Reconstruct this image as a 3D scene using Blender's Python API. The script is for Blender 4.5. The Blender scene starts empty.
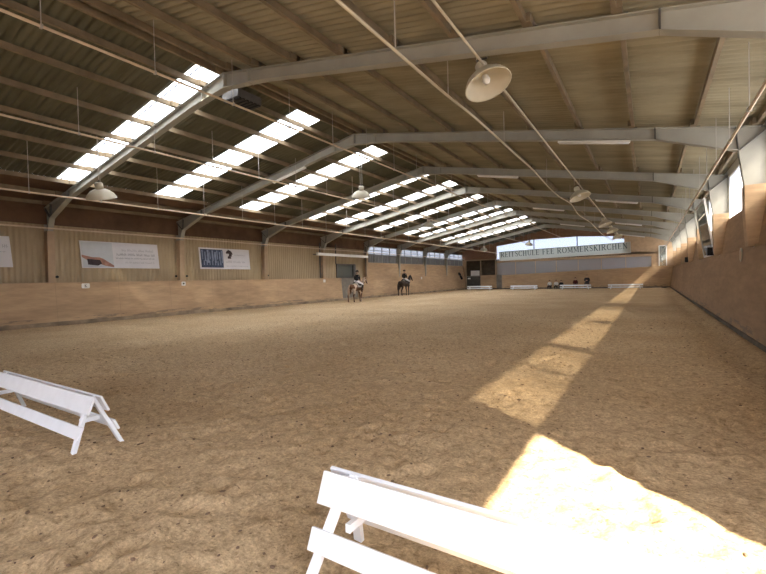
import bpy, bmesh, math, random
import numpy as np
from mathutils import Vector, Matrix, noise
random.seed(7)
PI = math.pi
sc = bpy.context.scene
COL = sc.collection

# ---------------------------------------------------------------- camera
cam_d = bpy.data.cameras.new('camera')
cam = bpy.data.objects.new('camera', cam_d)
COL.objects.link(cam)
R_, U_, F_ = (0.84388832, 0.53593411, -0.02504256), (0.01180568, 0.02811586, 0.99953495), (-0.53638897, 0.84379152, -0.01739958)
cam.matrix_world = Matrix(((R_[0], U_[0], -F_[0], 0), (R_[1], U_[1], -F_[1], 0), (R_[2], U_[2], -F_[2], 1.581), (0, 0, 0, 1)))
cam_d.sensor_fit = 'HORIZONTAL'
cam_d.sensor_width = 36
cam_d.lens = 419.0 * 36 / 766
cam_d.clip_start = 0.05
cam_d.clip_end = 500
sc.camera = cam

# ---------------------------------------------------------------- world, sun, exposure
sc.view_settings.view_transform = 'Standard'
sc.view_settings.look = 'None'
sc.view_settings.gamma = 1
sc.view_settings.exposure = 0.4
SKY_STRENGTH = 1.0
world = bpy.data.worlds.new('sky')
sc.world = world
world.use_nodes = True
wn, wl = world.node_tree.nodes, world.node_tree.links
wn.clear()
w_out = wn.new('ShaderNodeOutputWorld')
w_bg = wn.new('ShaderNodeBackground')
w_tc = wn.new('ShaderNodeTexCoord')
w_sep = wn.new('ShaderNodeSeparateXYZ')
w_ramp = wn.new('ShaderNodeValToRGB')
w_bg.inputs['Strength'].default_value = SKY_STRENGTH
e = w_ramp.color_ramp.elements
e[0].position = 0.0; e[0].color = (1.6, 1.72, 2.0, 1)
e[1].position = 1.0; e[1].color = (12.0, 12.2, 12.8, 1)
m_ = w_ramp.color_ramp.elements.new(0.10); m_.color = (1.9, 2.05, 2.4, 1)
m_ = w_ramp.color_ramp.elements.new(0.30); m_.color = (7.0, 7.3, 8.2, 1)
wl.new(w_tc.outputs['Generated'], w_sep.inputs[0])
wl.new(w_sep.outputs['Z'], w_ramp.inputs[0])
wl.new(w_ramp.outputs[0], w_bg.inputs[0])
wl.new(w_bg.outputs[0], w_out.inputs[0])

SUN_STRENGTH = 34.0
sun_d = bpy.data.lights.new('sun', 'SUN')
sun_d.energy = SUN_STRENGTH
sun_d.angle = math.radians(0.9)
sun_d.color = (1.0, 0.89, 0.70)
sun = bpy.data.objects.new('sun', sun_d)
COL.objects.link(sun)
el, hx, hy = math.radians(40), -0.83, 0.56
sdir = Vector((hx * math.cos(el), hy * math.cos(el), -math.sin(el)))
sun.rotation_euler = sdir.to_track_quat('-Z', 'Y').to_euler()
sun.location = (20, -10, 20)

cy = sc.cycles
cy.use_denoising = True
cy.max_bounces = 10
cy.diffuse_bounces = 6
cy.transparent_max_bounces = 16
cy.caustics_reflective = False
cy.caustics_refractive = False
cy.sample_clamp_indirect = 8

# dimensions of the hall (metres), length along +Y
WL, WR, YB, YF = -21.4, 2.45, -6.0, 53.93
FR = [7.38 + 5.818 * i for i in range(8)]          # steel frames
RX, RZ, SL = -9.5, 7.2, 0.19                       # ridge of the steel, slope
def zr(x, off=0.0): return RZ - SL * abs(x - RX) + off

def area_window(name, loc, direction, w, h):
    """sampling portal of an opening: it emits nothing, it only tells the renderer where daylight enters"""
    d = bpy.data.lights.new(name, 'AREA')
    d.shape = 'RECTANGLE'; d.size = w; d.size_y = h
    d.cycles.is_portal = True
    o = bpy.data.objects.new(name, d)
    COL.objects.link(o)
    z = -Vector(direction).normalized()
    y = Vector((0, 1, 0))
    x = y.cross(z).normalized()
    if x.length < .1: x = Vector((1, 0, 0))
    y = z.cross(x).normalized()
    o.matrix_world = Matrix(((x[0], y[0], z[0], loc[0]), (x[1], y[1], z[1], loc[1]), (x[2], y[2], z[2], loc[2]), (0, 0, 0, 1)))
    return o
STRIPS = [(6.80, 7.95), (10.40, 11.60), (15.10, 16.35), (19.85, 21.05), (23.25, 24.50), (28.10, 29.35), (33.0, 34.2), (35.75, 36.9), (41.0, 42.25), (45.5, 46.75)]
SX0, SX1 = -18.65, -9.75
for a, b in STRIPS:
    xm = (SX0 + SX1) / 2
    area_window('skylight_daylight', (xm, (a + b) / 2, zr(xm, .26)), (SL, 0, -1), (SX1 - SX0) * 1.02, b - a)
area_window('side_daylight', (2.60, 26, 4.2), (-1, 0, 0), 1.4, 56)
area_window('left_daylight', (-21.6, 42.3, 4.0), (1, 0, 0), 1.5, 23)
area_window('end_daylight', (-9.5, 54.2, 5.2), (0, -1, 0), 14, 1.6)
area_window('door_daylight', (2.7, -.3, 1.8), (-1, 0, 0), 3.6, 4.6)
area_window('gate_daylight', (-5, -6.2, 1.95), (0, 1, 0), 6, 3.9)

# ---------------------------------------------------------------- helpers
def tag(o, label=None, cat=None, group=None, kind=None):
    if label: o['label'] = label
    if cat: o['category'] = cat
    if group: o['group'] = group
    if kind: o['kind'] = kind
    return o

def mesh_obj(name, bm, mat, parent=None, smooth=False, loc=None):
    me = bpy.data.meshes.new(name)
    bmesh.ops.recalc_face_normals(bm, faces=bm.faces)
    bm.to_mesh(me); bm.free()
    if isinstance(mat, (list, tuple)):
        for q in mat: me.materials.append(q)
    else:
        me.materials.append(mat)
    if smooth:
        for p in me.polygons: p.use_smooth = True
    o = bpy.data.objects.new(name, me)
    COL.objects.link(o)
    if parent: o.parent = parent
    if loc: o.location = loc
    return o

def empty(name, loc=(0, 0, 0), rz=0):
    o = bpy.data.objects.new(name, None)
    o.location = loc; o.rotation_euler = (0, 0, rz); o.empty_display_size = .2
    COL.objects.link(o)
    return o

def copy_tree(o, parent=None):
    c = o.copy(); COL.objects.link(c)
    c.parent = parent
    for ch in list(o.children): copy_tree(ch, c)
    return c

def nb(): return bmesh.new()

def prism(bm, pts, axis, lo, hi, mi=0):
    """extrude a 2D polygon (coords in remaining axis order) along an axis"""
    def P(a, b, t):
        return {'x': (t, a, b), 'y': (a, t, b), 'z': (a, b, t)}[axis]
    v0 = [bm.verts.new(P(a, b, lo)) for a, b in pts]
    v1 = [bm.verts.new(P(a, b, hi)) for a, b in pts]
    n = len(pts)
    fs = [bm.faces.new(v0), bm.faces.new(v1[::-1])]
    for i in range(n):
        fs.append(bm.faces.new((v0[i], v1[i], v1[(i + 1) % n], v0[(i + 1) % n])))
    for f in fs: f.material_index = mi
    return bm

def box(bm, x0, x1, y0, y1, z0, z1, mi=0):
    return prism(bm, [(x0, y0), (x1, y0), (x1, y1), (x0, y1)], 'z', z0, z1, mi)

def bar(bm, a, b, w, t, up=(0, 0, 1), mi=0):
    """box from a to b, width w sideways, thickness t along up"""
    a, b = Vector(a), Vector(b)
    d = (b - a).normalized()
    s = d.cross(Vector(up)).normalized()
    u = s.cross(d).normalized()
    vs = []
    for p in (a, b):
        for i, j in ((-1, -1), (1, -1), (1, 1), (-1, 1)):
            vs.append(bm.verts.new(p + s * w / 2 * i + u * t / 2 * j))
    for q in ((0, 1, 2, 3), (7, 6, 5, 4), (0, 4, 5, 1), (1, 5, 6, 2), (2, 6, 7, 3), (3, 7, 4, 0)):
        bm.faces.new([vs[k] for k in q]).material_index = mi
    return bm

def tube(bm, pts, r, n=8, caps=True):
    pts = [Vector(p) for p in pts]
    rings = []
    for i, p in enumerate(pts):
        d = (pts[min(i + 1, len(pts) - 1)] - pts[max(i - 1, 0)]).normalized()
        ref = Vector((0, 0, 1)) if abs(d.z) < .9 else Vector((1, 0, 0))
        s = d.cross(ref).normalized(); u = s.cross(d)
        rr = r[i] if isinstance(r, (list, tuple)) else r
        rings.append([bm.verts.new(p + (s * math.cos(2 * PI * k / n) + u * math.sin(2 * PI * k / n)) * rr) for k in range(n)])
    for a, b in zip(rings, rings[1:]):
        for k in range(n):
            bm.faces.new((a[k], a[(k + 1) % n], b[(k + 1) % n], b[k]))
    if caps:
        bm.faces.new(rings[0][::-1]); bm.faces.new(rings[-1])
    return bm

def lathe(bm, prof, n=24, M=None):
    rings = []
    for r, z in prof:
        ring = []
        for k in range(n):
            v = Vector((r * math.cos(2 * PI * k / n), r * math.sin(2 * PI * k / n), z))
            ring.append(bm.verts.new(M @ v if M else v))
        rings.append(ring)
    for a, b in zip(rings, rings[1:]):
        for k in range(n):
            bm.faces.new((a[k], a[(k + 1) % n], b[(k + 1) % n], b[k]))
    return bm

# ---------------------------------------------------------------- materials
class N:
    def __init__(s, name):
        s.m = bpy.data.materials.new(name); s.m.use_nodes = True
        s.t = s.m.node_tree; s.n = s.t.nodes; s.l = s.t.links
        s.b = s.n['Principled BSDF']
        s.tc = s.n.new('ShaderNodeTexCoord')
    def new(s, k, **kw):
        x = s.n.new('ShaderNode' + k)
        for a, b in kw.items(): setattr(x, a, b)
        return x
    def mapping(s, scale=(1, 1, 1), rot=(0, 0, 0)):
        mp = s.new('Mapping'); mp.inputs['Scale'].default_value = scale; mp.inputs['Rotation'].default_value = rot
        s.l.new(s.tc.outputs['Object'], mp.inputs[0]); return mp.outputs[0]
    def noise(s, vec, scale, detail=4, rough=.55):
        x = s.new('TexNoise'); x.inputs['Scale'].default_value = scale; x.inputs['Detail'].default_value = detail
        x.inputs['Roughness'].default_value = rough
        s.l.new(vec, x.inputs['Vector']); return x.outputs['Fac']
    def ramp(s, fac, stops):
        x = s.new('ValToRGB'); el = x.color_ramp.elements
        el[0].position, el[0].color = stops[0][0], (*stops[0][1], 1)
        el[1].position, el[1].color = stops[-1][0], (*stops[-1][1], 1)
        for p, c in stops[1:-1]:
            q = el.new(p); q.color = (*c, 1)
        s.l.new(fac, x.inputs[0]); return x.outputs[0]
    def mix(s, fac, a, b, mode='MIX'):
        x = s.new('Mix', data_type='RGBA', blend_type=mode)
        if isinstance(fac, float): x.inputs[0].default_value = fac
        else: s.l.new(fac, x.inputs[0])
        for v, i in ((a, 6), (b, 7)):
            if isinstance(v, tuple): x.inputs[i].default_value = (*v, 1)
            else: s.l.new(v, x.inputs[i])
        return x.outputs[2]
    def math(s, op, a, b):
        x = s.new('Math', operation=op)
        for v, i in ((a, 0), (b, 1)):
            if isinstance(v, (int, float)): x.inputs[i].default_value = v
            else: s.l.new(v, x.inputs[i])
        return x.outputs[0]
    def bump(s, h, strength, dist=.02):
        x = s.new('Bump'); x.inputs['Strength'].default_value = strength; x.inputs['Distance'].default_value = dist
        s.l.new(h, x.inputs['Height']); s.l.new(x.outputs[0], s.b.inputs['Normal']); return x
    def color(s, c):
        if isinstance(c, tuple): s.b.inputs['Base Color'].default_value = (*c, 1)
        else: s.l.new(c, s.b.inputs['Base Color'])
    def done(s, rough=.7, metal=0.0, spec=.3):
        s.b.inputs['Roughness'].default_value = rough; s.b.inputs['Metallic'].default_value = metal
        s.b.inputs['Specular IOR Level'].default_value = spec
        return s.m

def mat_plain(name, c, rough=.6, metal=0.0, var=.12, scale=3.0, spec=.3):
    k = N(name)
    f = k.noise(k.mapping(), scale, 5)
    d = tuple(max(0, v * (1 - var)) for v in c); u = tuple(min(1, v * (1 + var)) for v in c)
    k.color(k.ramp(f, [(.3, d), (.7, u)]))
    return k.done(rough, metal, spec)

def mat_ply(name, c, seam=2.5, axis='y'):
    k = N(name)
    v = k.mapping()
    f = k.noise(k.mapping((1, 1, 6)), 1.3, 6, .65)
    g = k.noise(k.mapping((.3, .25, 1)), .9, 3)
    base = k.ramp(f, [(.3, tuple(x * .82 for x in c)), (.7, tuple(x * 1.15 for x in c))])
    st = k.ramp(g, [(.35, (.84, .82, .8)), (.65, (1.06, 1.05, 1.03))])
    c1 = k.mix(1.0, base, st, 'MULTIPLY')
    # vertical seams between the boards
    sep = k.new('SeparateXYZ'); k.l.new(v, sep.inputs[0])
    m = k.math('MODULO', k.math('ADD', sep.outputs['Y' if axis == 'y' else 'X'], 100.0), seam)
    line = k.math('MULTIPLY', k.math('LESS_THAN', m, .014), .45)
    c2 = k.mix(line, c1, tuple(x * .45 for x in c))
    # scuffs near the ground
    sc2 = k.noise(k.mapping((1, .35, 2.2)), 2.6, 6, .7)
    low = k.math('MULTIPLY', k.math('LESS_THAN', sep.outputs['Z'], .32), k.math('GREATER_THAN', sc2, .53))
    c3 = k.mix(k.math('MULTIPLY', low, .55), c2, (.14, .12, .10))
    k.color(c3)
    k.bump(f, .15, .01)
    return k.done(.75)

M = {}
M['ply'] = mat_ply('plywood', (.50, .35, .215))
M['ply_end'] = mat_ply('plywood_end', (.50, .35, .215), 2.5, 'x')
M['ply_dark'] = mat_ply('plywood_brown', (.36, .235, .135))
M['wood'] = mat_plain('purlin_wood', (.215, .165, .105), .75, var=.25, scale=2)
M['eave_wood'] = mat_plain('eave_board_wood', (.12, .07, .042), .8, var=.3, scale=1.2)
M['steel'] = mat_plain('grey_painted_steel', (.36, .352, .305), .55, var=.1, scale=1.5)
M['steel_dark'] = mat_plain('dark_steel', (.10, .095, .09), .6)
M['white'] = mat_plain('white_painted_wood', (.80, .82, .86), .45, var=.04, scale=6)
M['whitepl'] = mat_plain('white_plastic', (.82, .81, .78), .4, var=.04)
M['lampm'] = mat_plain('cream_lamp_enamel', (.60, .55, .43), .4, var=.06)
M['pipe'] = mat_plain('pale_pipe', (.62, .50, .36), .5, var=.1)
M['black'] = mat_plain('black_plastic', (.02, .02, .02), .5)
M['cable'] = mat_plain('pale_cable', (.62, .55, .42), .6)
M['wire'] = mat_plain('galvanised_wire', (.45, .42, .38), .5)
M['brick_r'] = None
M['darkdoor'] = mat_plain('dark_grey_door', (.10, .095, .085), .6, var=.15)
M['recess'] = mat_plain('dark_recess_boards', (.13, .105, .075), .8, var=.2)
M['gate'] = mat_plain('weathered_gate_grey', (.21, .19, .165), .7, var=.25, scale=1.6)
M['rubber'] = mat_plain('dirty_kick_strip', (.13, .115, .10), .9, var=.35, scale=2)
M['rubber2'] = mat_plain('dark_brown_base_board', (.10, .08, .06), .9, var=.35, scale=2)
M['dusty'] = mat_plain('dusty_base_board', (.27, .205, .14), .9, var=.55, scale=1.1)
M['beige'] = mat_plain('beige_render', (.55, .40, .26), .85, var=.1)
M['clad_frame'] = mat_plain('column_casing_paint', (.40, .29, .19), .7, var=.12)

def mat_ribbed():
    k = N('ribbed_beige_cladding')
    v = k.mapping((1, 1, 1))
    sep = k.new('SeparateXYZ'); k.l.new(v, sep.inputs[0])
    m = k.math('SINE', k.math('MULTIPLY', sep.outputs['Y'], 2 * PI / .19), 0.0)
    f = k.noise(k.mapping((1, .6, .35)), 1.6, 5)
    c = k.ramp(f, [(.3, (.34, .265, .165)), (.7, (.43, .335, .215))])
    k.color(c)
    k.bump(m, .55, .03)
    return k.done(.6)
M['ribbed'] = mat_ribbed()

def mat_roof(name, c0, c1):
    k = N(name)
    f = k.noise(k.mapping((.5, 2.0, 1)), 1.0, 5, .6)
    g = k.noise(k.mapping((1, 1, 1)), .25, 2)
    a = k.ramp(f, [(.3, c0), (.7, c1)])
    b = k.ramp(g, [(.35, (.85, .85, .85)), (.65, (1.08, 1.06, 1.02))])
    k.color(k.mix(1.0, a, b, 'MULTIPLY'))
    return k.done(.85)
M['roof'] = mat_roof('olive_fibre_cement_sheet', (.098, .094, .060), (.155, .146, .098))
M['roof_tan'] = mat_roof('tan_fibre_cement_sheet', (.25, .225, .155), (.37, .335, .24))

def mat_brick():
    k = N('red_brown_brick')
    mp = k.mapping((1, 1, 1), (PI / 2, 0, 0))
    br = k.new('TexBrick'); k.l.new(mp, br.inputs['Vector'])
    br.inputs['Color1'].default_value = (.33, .175, .11, 1); br.inputs['Color2'].default_value = (.27, .14, .085, 1)
    br.inputs['Mortar'].default_value = (.33, .25, .18, 1); br.inputs['Scale'].default_value = 1
    br.inputs['Brick Width'].default_value = .25; br.inputs['Row Height'].default_value = .08; br.inputs['Mortar Size'].default_value = .008
    k.color(br.outputs['Color']); return k.done(.85)
M['brick'] = mat_brick()

def mat_sand():
    k = N('riding_arena_sand')
    v = k.mapping()
    a = k.noise(v, .35, 4)
    b = k.noise(v, 13, 8, .75)
    c = k.noise(v, 42, 4, .7)
    d = k.noise(k.mapping((1, 2.2, 1)), 16, 5, .75)
    base = k.ramp(a, [(.3, (.46, .325, .185)), (.7, (.57, .425, .265))])
    fine = k.ramp(b, [(.30, (.52, .48, .42)), (.5, (1, 1, 1)), (.70, (1.26, 1.24, 1.2))])
    c1 = k.mix(1.0, base, fine, 'MULTIPLY')
    specks = k.ramp(d, [(.59, (0, 0, 0)), (.68, (1, 1, 1))])
    c2 = k.mix(specks, c1, (.17, .11, .065))
    grit = k.ramp(c, [(.3, (.66, .64, .6)), (.7, (1.25, 1.25, 1.25))])
    k.color(k.mix(1.0, c2, grit, 'MULTIPLY'))
    h = k.math('ADD', k.math('MULTIPLY', b, .7), k.math('MULTIPLY', c, .18))
    k.bump(h, .9, .05)
    return k.done(.95, spec=.1)
M['sand'] = mat_sand()

def mat_sheet(name, trans, tint=(1, 1, 1), diff=(.7, .72, .75), dirt=0.0, mscale=1.5, stripes=0):
    """daylight sheet or pane: mostly see-through with a milky share"""
    k = N(name); k.n.remove(k.b)
    out = [x for x in k.n if x.type == 'OUTPUT_MATERIAL'][0]
    tr = k.new('BsdfTransparent'); tr.inputs[0].default_value = (*tint, 1)
    tl = k.new('BsdfTranslucent'); tl.inputs[0].default_value = (*diff, 1)
    df = k.new('BsdfDiffuse'); df.inputs[0].default_value = (*diff, 1)
    if stripes:
        sp_ = k.new('SeparateXYZ'); k.l.new(k.mapping(), sp_.inputs[0])
        ln = k.math('LESS_THAN', k.math('MODULO', k.math('ADD', sp_.outputs['Y'], 50.0), stripes), .045)
        cc = k.mix(ln, diff, tuple(v * .05 for v in (.75, .9, 1.15)))
        k.l.new(cc, tl.inputs[0]); k.l.new(cc, df.inputs[0])
    mx0 = k.new('MixShader'); mx0.inputs[0].default_value = .4
    k.l.new(tl.outputs[0], mx0.inputs[1]); k.l.new(df.outputs[0], mx0.inputs[2])
    mx = k.new('MixShader')
    if dirt:
        f = k.noise(k.mapping((1, 1, 1)), mscale, 3)
        r = k.ramp(f, [(.35, (max(0, trans - dirt),) * 3), (.65, (min(1, trans + dirt),) * 3)])
        k.l.new(r, mx.inputs[0])
    else: mx.inputs[0].default_value = trans
    k.l.new(mx0.outputs[0], mx.inputs[1]); k.l.new(tr.outputs[0], mx.inputs[2])
    k.l.new(mx.outputs[0], out.inputs[0])
    return k.m
M['skylight'] = mat_sheet('translucent_roof_sheet', .02, (.93, .96, 1.0), (.80, .84, .90), stripes=.295)
M['side_glass'] = mat_sheet('milky_side_pane', .27, (1, 1, 1), (.88, .88, .9), .06, .4)
M['left_glass'] = mat_sheet('tinted_pane', .60, (.60, .61, .63), (.42, .42, .43))
M['frost'] = mat_sheet('slatted_frosted_pane', .04, (.6, .6, .6), (.21, .20, .185), .03, 6)
M['end_glass'] = mat_sheet('end_pane', .85, (.62, .64, .68), (.4, .42, .48))

def mat_mirror(name, tint, rough, mixd, diff):
    k = N(name); k.color(diff)
    m = k.new('BsdfGlossy'); m.inputs['Color'].default_value = (*tint, 1); m.inputs['Roughness'].default_value = rough
    mx = k.new('MixShader'); mx.inputs[0].default_value = mixd
    out = [x for x in k.n if x.type == 'OUTPUT_MATERIAL'][0]
    k.l.new(m.outputs[0], mx.inputs[1]); k.l.new(k.b.outputs[0], mx.inputs[2]); k.l.new(mx.outputs[0], out.inputs[0])
    return k.done(.5)
M['mirror'] = mat_mirror('mirror_glass', (.72, .76, .76), .02, .15, (.3, .32, .33))
M['bandglass'] = mat_mirror('viewing_window_glass', (.45, .46, .50), .22, .65, (.36, .35, .37))
M['gateglass'] = mat_mirror('dull_gate_glass', (.25, .28, .26), .15, .6, (.10, .11, .10))

# ================================================================ SETTING
# ---- floor with hoof-trodden relief, denser towards the camera
def axis_steps(lo, hi, c, fine, grow, mx):
    out = [c]; s = fine
    p = c
    while p < hi:
        if p > c + 6: s = min(s * grow, mx)
        p += s; out.append(min(p, hi))
    p = c; s = fine
    while p > lo:
        if p < c - 6: s = min(s * grow, mx)
        p -= s; out.insert(0, max(p, lo))
    return np.array(out)
gx = axis_steps(-21.6, 2.6, -1.5, .045, 1.02, .22)
gy = axis_steps(YB, 54.6, 3.0, .045, 1.02, .30)
GX, GY = np.meshgrid(gx, gy)
Hh = np.zeros_like(GX)
rng = np.random.RandomState(3)
for lam, amp in ((2.7, .012), (1.1, .009), (.55, .008), (.28, .007)):
    for _ in range(7):
        th = rng.rand() * PI; ph = rng.rand() * 6.28; l2 = lam * (.7 + .6 * rng.rand())
        Hh += amp / 2.6 * np.sin((GX * math.cos(th) + GY * math.sin(th)) * 2 * PI / l2 + ph + 1.3 * np.sin(GX * 2.1 / lam + ph))
hoofs = np.column_stack([rng.uniform(-12, 2, 2600), rng.uniform(.3, 17, 2600), rng.uniform(.05, .10, 2600), rng.uniform(.010, .032, 2600)])
for hx_, hy_, hr, hd in hoofs:
    i0, i1 = np.searchsorted(gx, (hx_ - .3, hx_ + .3)); j0, j1 = np.searchsorted(gy, (hy_ - .3, hy_ + .3))
    sx, sy = GX[j0:j1, i0:i1] - hx_, GY[j0:j1, i0:i1] - hy_
    q = (sx * sx + sy * sy) / hr ** 2
    Hh[j0:j1, i0:i1] += -hd * np.exp(-q) + hd * .55 * np.exp(-((np.sqrt(q) - 1.7) ** 2) * 2.5)
Hh -= Hh.mean()
edge = np.clip((GX + 21.1) / .8, 0, 1) * np.clip((1.95 - GX) / .6, 0, 1)
Hh = Hh * np.clip(edge, .25, 1) - .005
# sand banked against the right-hand board, with the trodden groove beside it
Hh += .05 * np.exp(-((GX - 1.75) / .16) ** 2) - .05 * np.exp(-((GX - 1.35) / .22) ** 2)
bm = nb()
ny_, nx_ = GX.shape
me = bpy.data.meshes.new('floor')
co = np.column_stack([GX.ravel(), GY.ravel(), Hh.ravel()])
idx = np.arange(nx_ * ny_).reshape(ny_, nx_)
faces = np.column_stack([idx[:-1, :-1].ravel(), idx[:-1, 1:].ravel(), idx[1:, 1:].ravel(), idx[1:, :-1].ravel()])
me.from_pydata(co.tolist(), [], faces.tolist())
me.materials.append(M['sand'])
for p in me.polygons: p.use_smooth = True
floor = bpy.data.objects.new('floor', me); COL.objects.link(floor)
tag(floor, 'tan trodden riding sand covering the whole hall', kind='structure')
bm.free()

# ---- corrugated roof, skylight strips cut out of the left slope
def corr(y0, y1, x0, x1, off=.22, pitch=.177, amp=.028):
    bm = nb()
    n = max(2, int((y1 - y0) / pitch * 8))
    cols = 2
    rows = []
    for i in range(n + 1):
        y = y0 + (y1 - y0) * i / n
        dz = amp * math.sin(2 * PI * y / pitch)
        rows.append([bm.verts.new((x, y, zr(x, off) + dz)) for x in (x0, x1)])
    for a, b in zip(rows, rows[1:]):
        bm.faces.new((a[0], a[1], b[1], b[0]))
    return bm
def join_into(dst, src):
    me_ = bpy.data.meshes.new('t'); src.to_mesh(me_); dst.from_mesh(me_); bpy.data.meshes.remove(me_); src.free()
def solid(o, t, off=1):
    md = o.modifiers.new('thickness', 'SOLIDIFY'); md.thickness = t; md.offset = off
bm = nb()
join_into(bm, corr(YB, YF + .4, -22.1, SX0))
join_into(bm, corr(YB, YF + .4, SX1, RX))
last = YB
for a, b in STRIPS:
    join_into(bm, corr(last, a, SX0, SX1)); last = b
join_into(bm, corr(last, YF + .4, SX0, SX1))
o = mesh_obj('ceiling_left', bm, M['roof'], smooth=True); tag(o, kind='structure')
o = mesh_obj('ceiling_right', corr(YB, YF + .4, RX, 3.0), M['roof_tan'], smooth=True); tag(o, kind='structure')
ordn = ['first', 'second', 'third', 'fourth', 'fifth', 'sixth', 'seventh', 'eighth', 'ninth', 'tenth', 'eleventh', 'twelfth']
for i, (a, b) in enumerate(STRIPS):
    o = mesh_obj('skylight', corr(a - .06, b + .06, SX0 - .08, SX1, .245), M['skylight'], smooth=True)
    near = 'nearest' if i == 0 else ('farthest' if i == 9 else ordn[i] + ' from the near end')
    tag(o, 'white translucent skylight strip in the left roof slope, ' + near, 'skylight', 'skylight strips in the left roof slope')

# ---- left wall
o = mesh_obj('wall_left', prism(prism(nb(), [(WL - .08, 1.78), (WL, 1.78), (WL, 4.25), (WL - .08, 4.25)], 'y', YB, 30.65),
     [(WL - .08, -.1), (WL, -.1), (WL, 1.78), (WL - .08, 1.78)], 'y', YB, YF), M['ribbed'])
tag(o, kind='structure')
o = mesh_obj('trim_eave_left', prism(prism(nb(), [(WL - .1, 4.25), (WL + .05, 4.25), (WL + .05, 5.12), (WL - .1, 5.12)], 'y', YB, 30.65),
     [(WL - .1, 4.68), (WL + .05, 4.68), (WL + .05, 5.12), (WL - .1, 5.12)], 'y', 30.65, YF), M['eave_wood'])
tag(o, kind='structure')
# brown boarding under the roof beside the left eave
o = mesh_obj('ceiling_eave_lining', prism(nb(), [(-21.45, zr(-21.45, .172)), (-18.72, zr(-18.72, .172)), (-18.72, zr(-18.72, .19)), (-21.45, zr(-21.45, .19))], 'y', YB, YF), M['eave_wood'])
tag(o, kind='structure')
KB = [(-21.18, 1.80), (-20.97, -.06)]        # sloping kickboard section
def kick(bm, y0, y1):
    prism(bm, [(-20.97, -.08), (-21.17, 1.80), (-21.20, 1.80), (-21.38, 1.80), (-21.38, -.08)], 'y', y0, y1)
bm = nb(); kick(bm, YB, 26.95); kick(bm, 29.3, YF)
prism(bm, [(-21.19, 1.80), (-21.29, 3.15), (-21.38, 3.15), (-21.38, 1.80)], 'y', 30.75, YF)
o = mesh_obj('wall_left_kickboard', bm, M['ply']); tag(o, kind='structure')
bm = nb()
box(bm, -21.2, -21.16, YB, 26.9, 1.795, 1.815); box(bm, -21.2, -21.165, 29.35, YF, 1.795, 1.815)
o = mesh_obj('trim_kickboard_seam', bm, M['clad_frame']); tag(o, kind='structure')
bm = nb()
prism(bm, [(-20.93, -.08), (-20.962, .16), (-20.99, .16), (-20.99, -.08)], 'y', YB, YF)
o = mesh_obj('baseboard_left', bm, M['dusty']); tag(o, kind='structure')
# windows in the far part of the left wall
wi = 0
segs = list(zip([30.75] + FR[5:] , FR[5:] + [YF]))
for (a, b) in segs:
    wi += 1
    a2, b2 = a + .12, b - .12
    bm = nb()
    n = 4
    for k in range(n + 1):
        y = a2 + (b2 - a2) * k / n
        box(bm, WL - .03, WL + .05, y - .035, y + .035, 3.15, 4.68)
    for z in (3.15, 3.93, 4.30, 4.63):
        box(bm, WL - .03, WL + .05, a2, b2, z - .03, z + .03)
    fr = mesh_obj('window_%d' % wi, bm, M['steel'])
    tag(fr, kind='structure')
    mesh_obj('upper_pane', box(nb(), WL - .005, WL + .005, a2, b2, 3.93, 4.65), M['left_glass'], fr)
    bm = nb(); box(bm, WL - .005, WL + .005, a2, b2, 3.18, 3.93)
    y = a2 + .15
    while y < b2 - .1:
        box(bm, WL + .01, WL + .03, y, y + .07, 3.18, 3.93); y += .26
    mesh_obj('slatted_pane', bm, M['frost'], fr)

# ---- right wall
DY0, DY1 = -3.4, 2.13                         # open doorway beside the camera
bm = nb()
prism(bm, [(1.82, -.12), (2.12, 2.18), (2.5, 2.18), (2.5, -.12)], 'y', DY1, YF)
prism(bm, [(1.82, -.12), (2.12, 2.18), (2.5, 2.18), (2.5, -.12)], 'y', YB, DY0)
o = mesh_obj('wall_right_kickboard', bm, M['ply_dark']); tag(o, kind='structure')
bm = nb()
prism(bm, [(2.16, 2.18), (2.34, 3.36), (2.5, 3.36), (2.5, 2.18)], 'y', DY1, YF)
box(bm, 2.40, 2.5, YB, DY0, 2.18, 5.2); box(bm, 2.42, 2.5, DY0, DY1, 3.48, 5.2)
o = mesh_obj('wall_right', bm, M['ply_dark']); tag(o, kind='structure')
bm = nb(); box(bm, 2.38, 2.52, DY1, YF, 4.86, 5.12)
o = mesh_obj('trim_eave_right', bm, M['whitepl']); tag(o, kind='structure')
bm = nb(); box(bm, 2.10, 2.19, DY1, YF, 2.15, 2.20)
o = mesh_obj('trim_kickboard_ledge', bm, M['ply_dark']); tag(o, kind='structure')
bm = nb(); prism(bm, [(1.785, -.12), (1.825, .13), (1.87, .13), (1.87, -.12)], 'y', DY1, YF)
o = mesh_obj('baseboard_right', bm, M['rubber2']); tag(o, kind='structure')
ends = [DY1] + FR + [YF]
for a, b in zip(ends, ends[1:]):
    wi += 1
    a2, b2 = a + .06, b - .06
    bm = nb(); n = 2
    for k in range(n + 1):
        y = a2 + (b2 - a2) * k / n
        box(bm, 2.38, 2.46, y - .025, y + .025, 3.36, 4.86)
    box(bm, 2.38, 2.46, a2, b2, 3.36, 3.41); box(bm, 2.38, 2.46, a2, b2, 4.82, 4.87)
    fr = mesh_obj('window_%d' % wi, bm, M['whitepl']); tag(fr, kind='structure')
    mesh_obj('milky_pane', box(nb(), 2.415, 2.425, a2, b2, 3.38, 4.86), M['side_glass'], fr)

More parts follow.
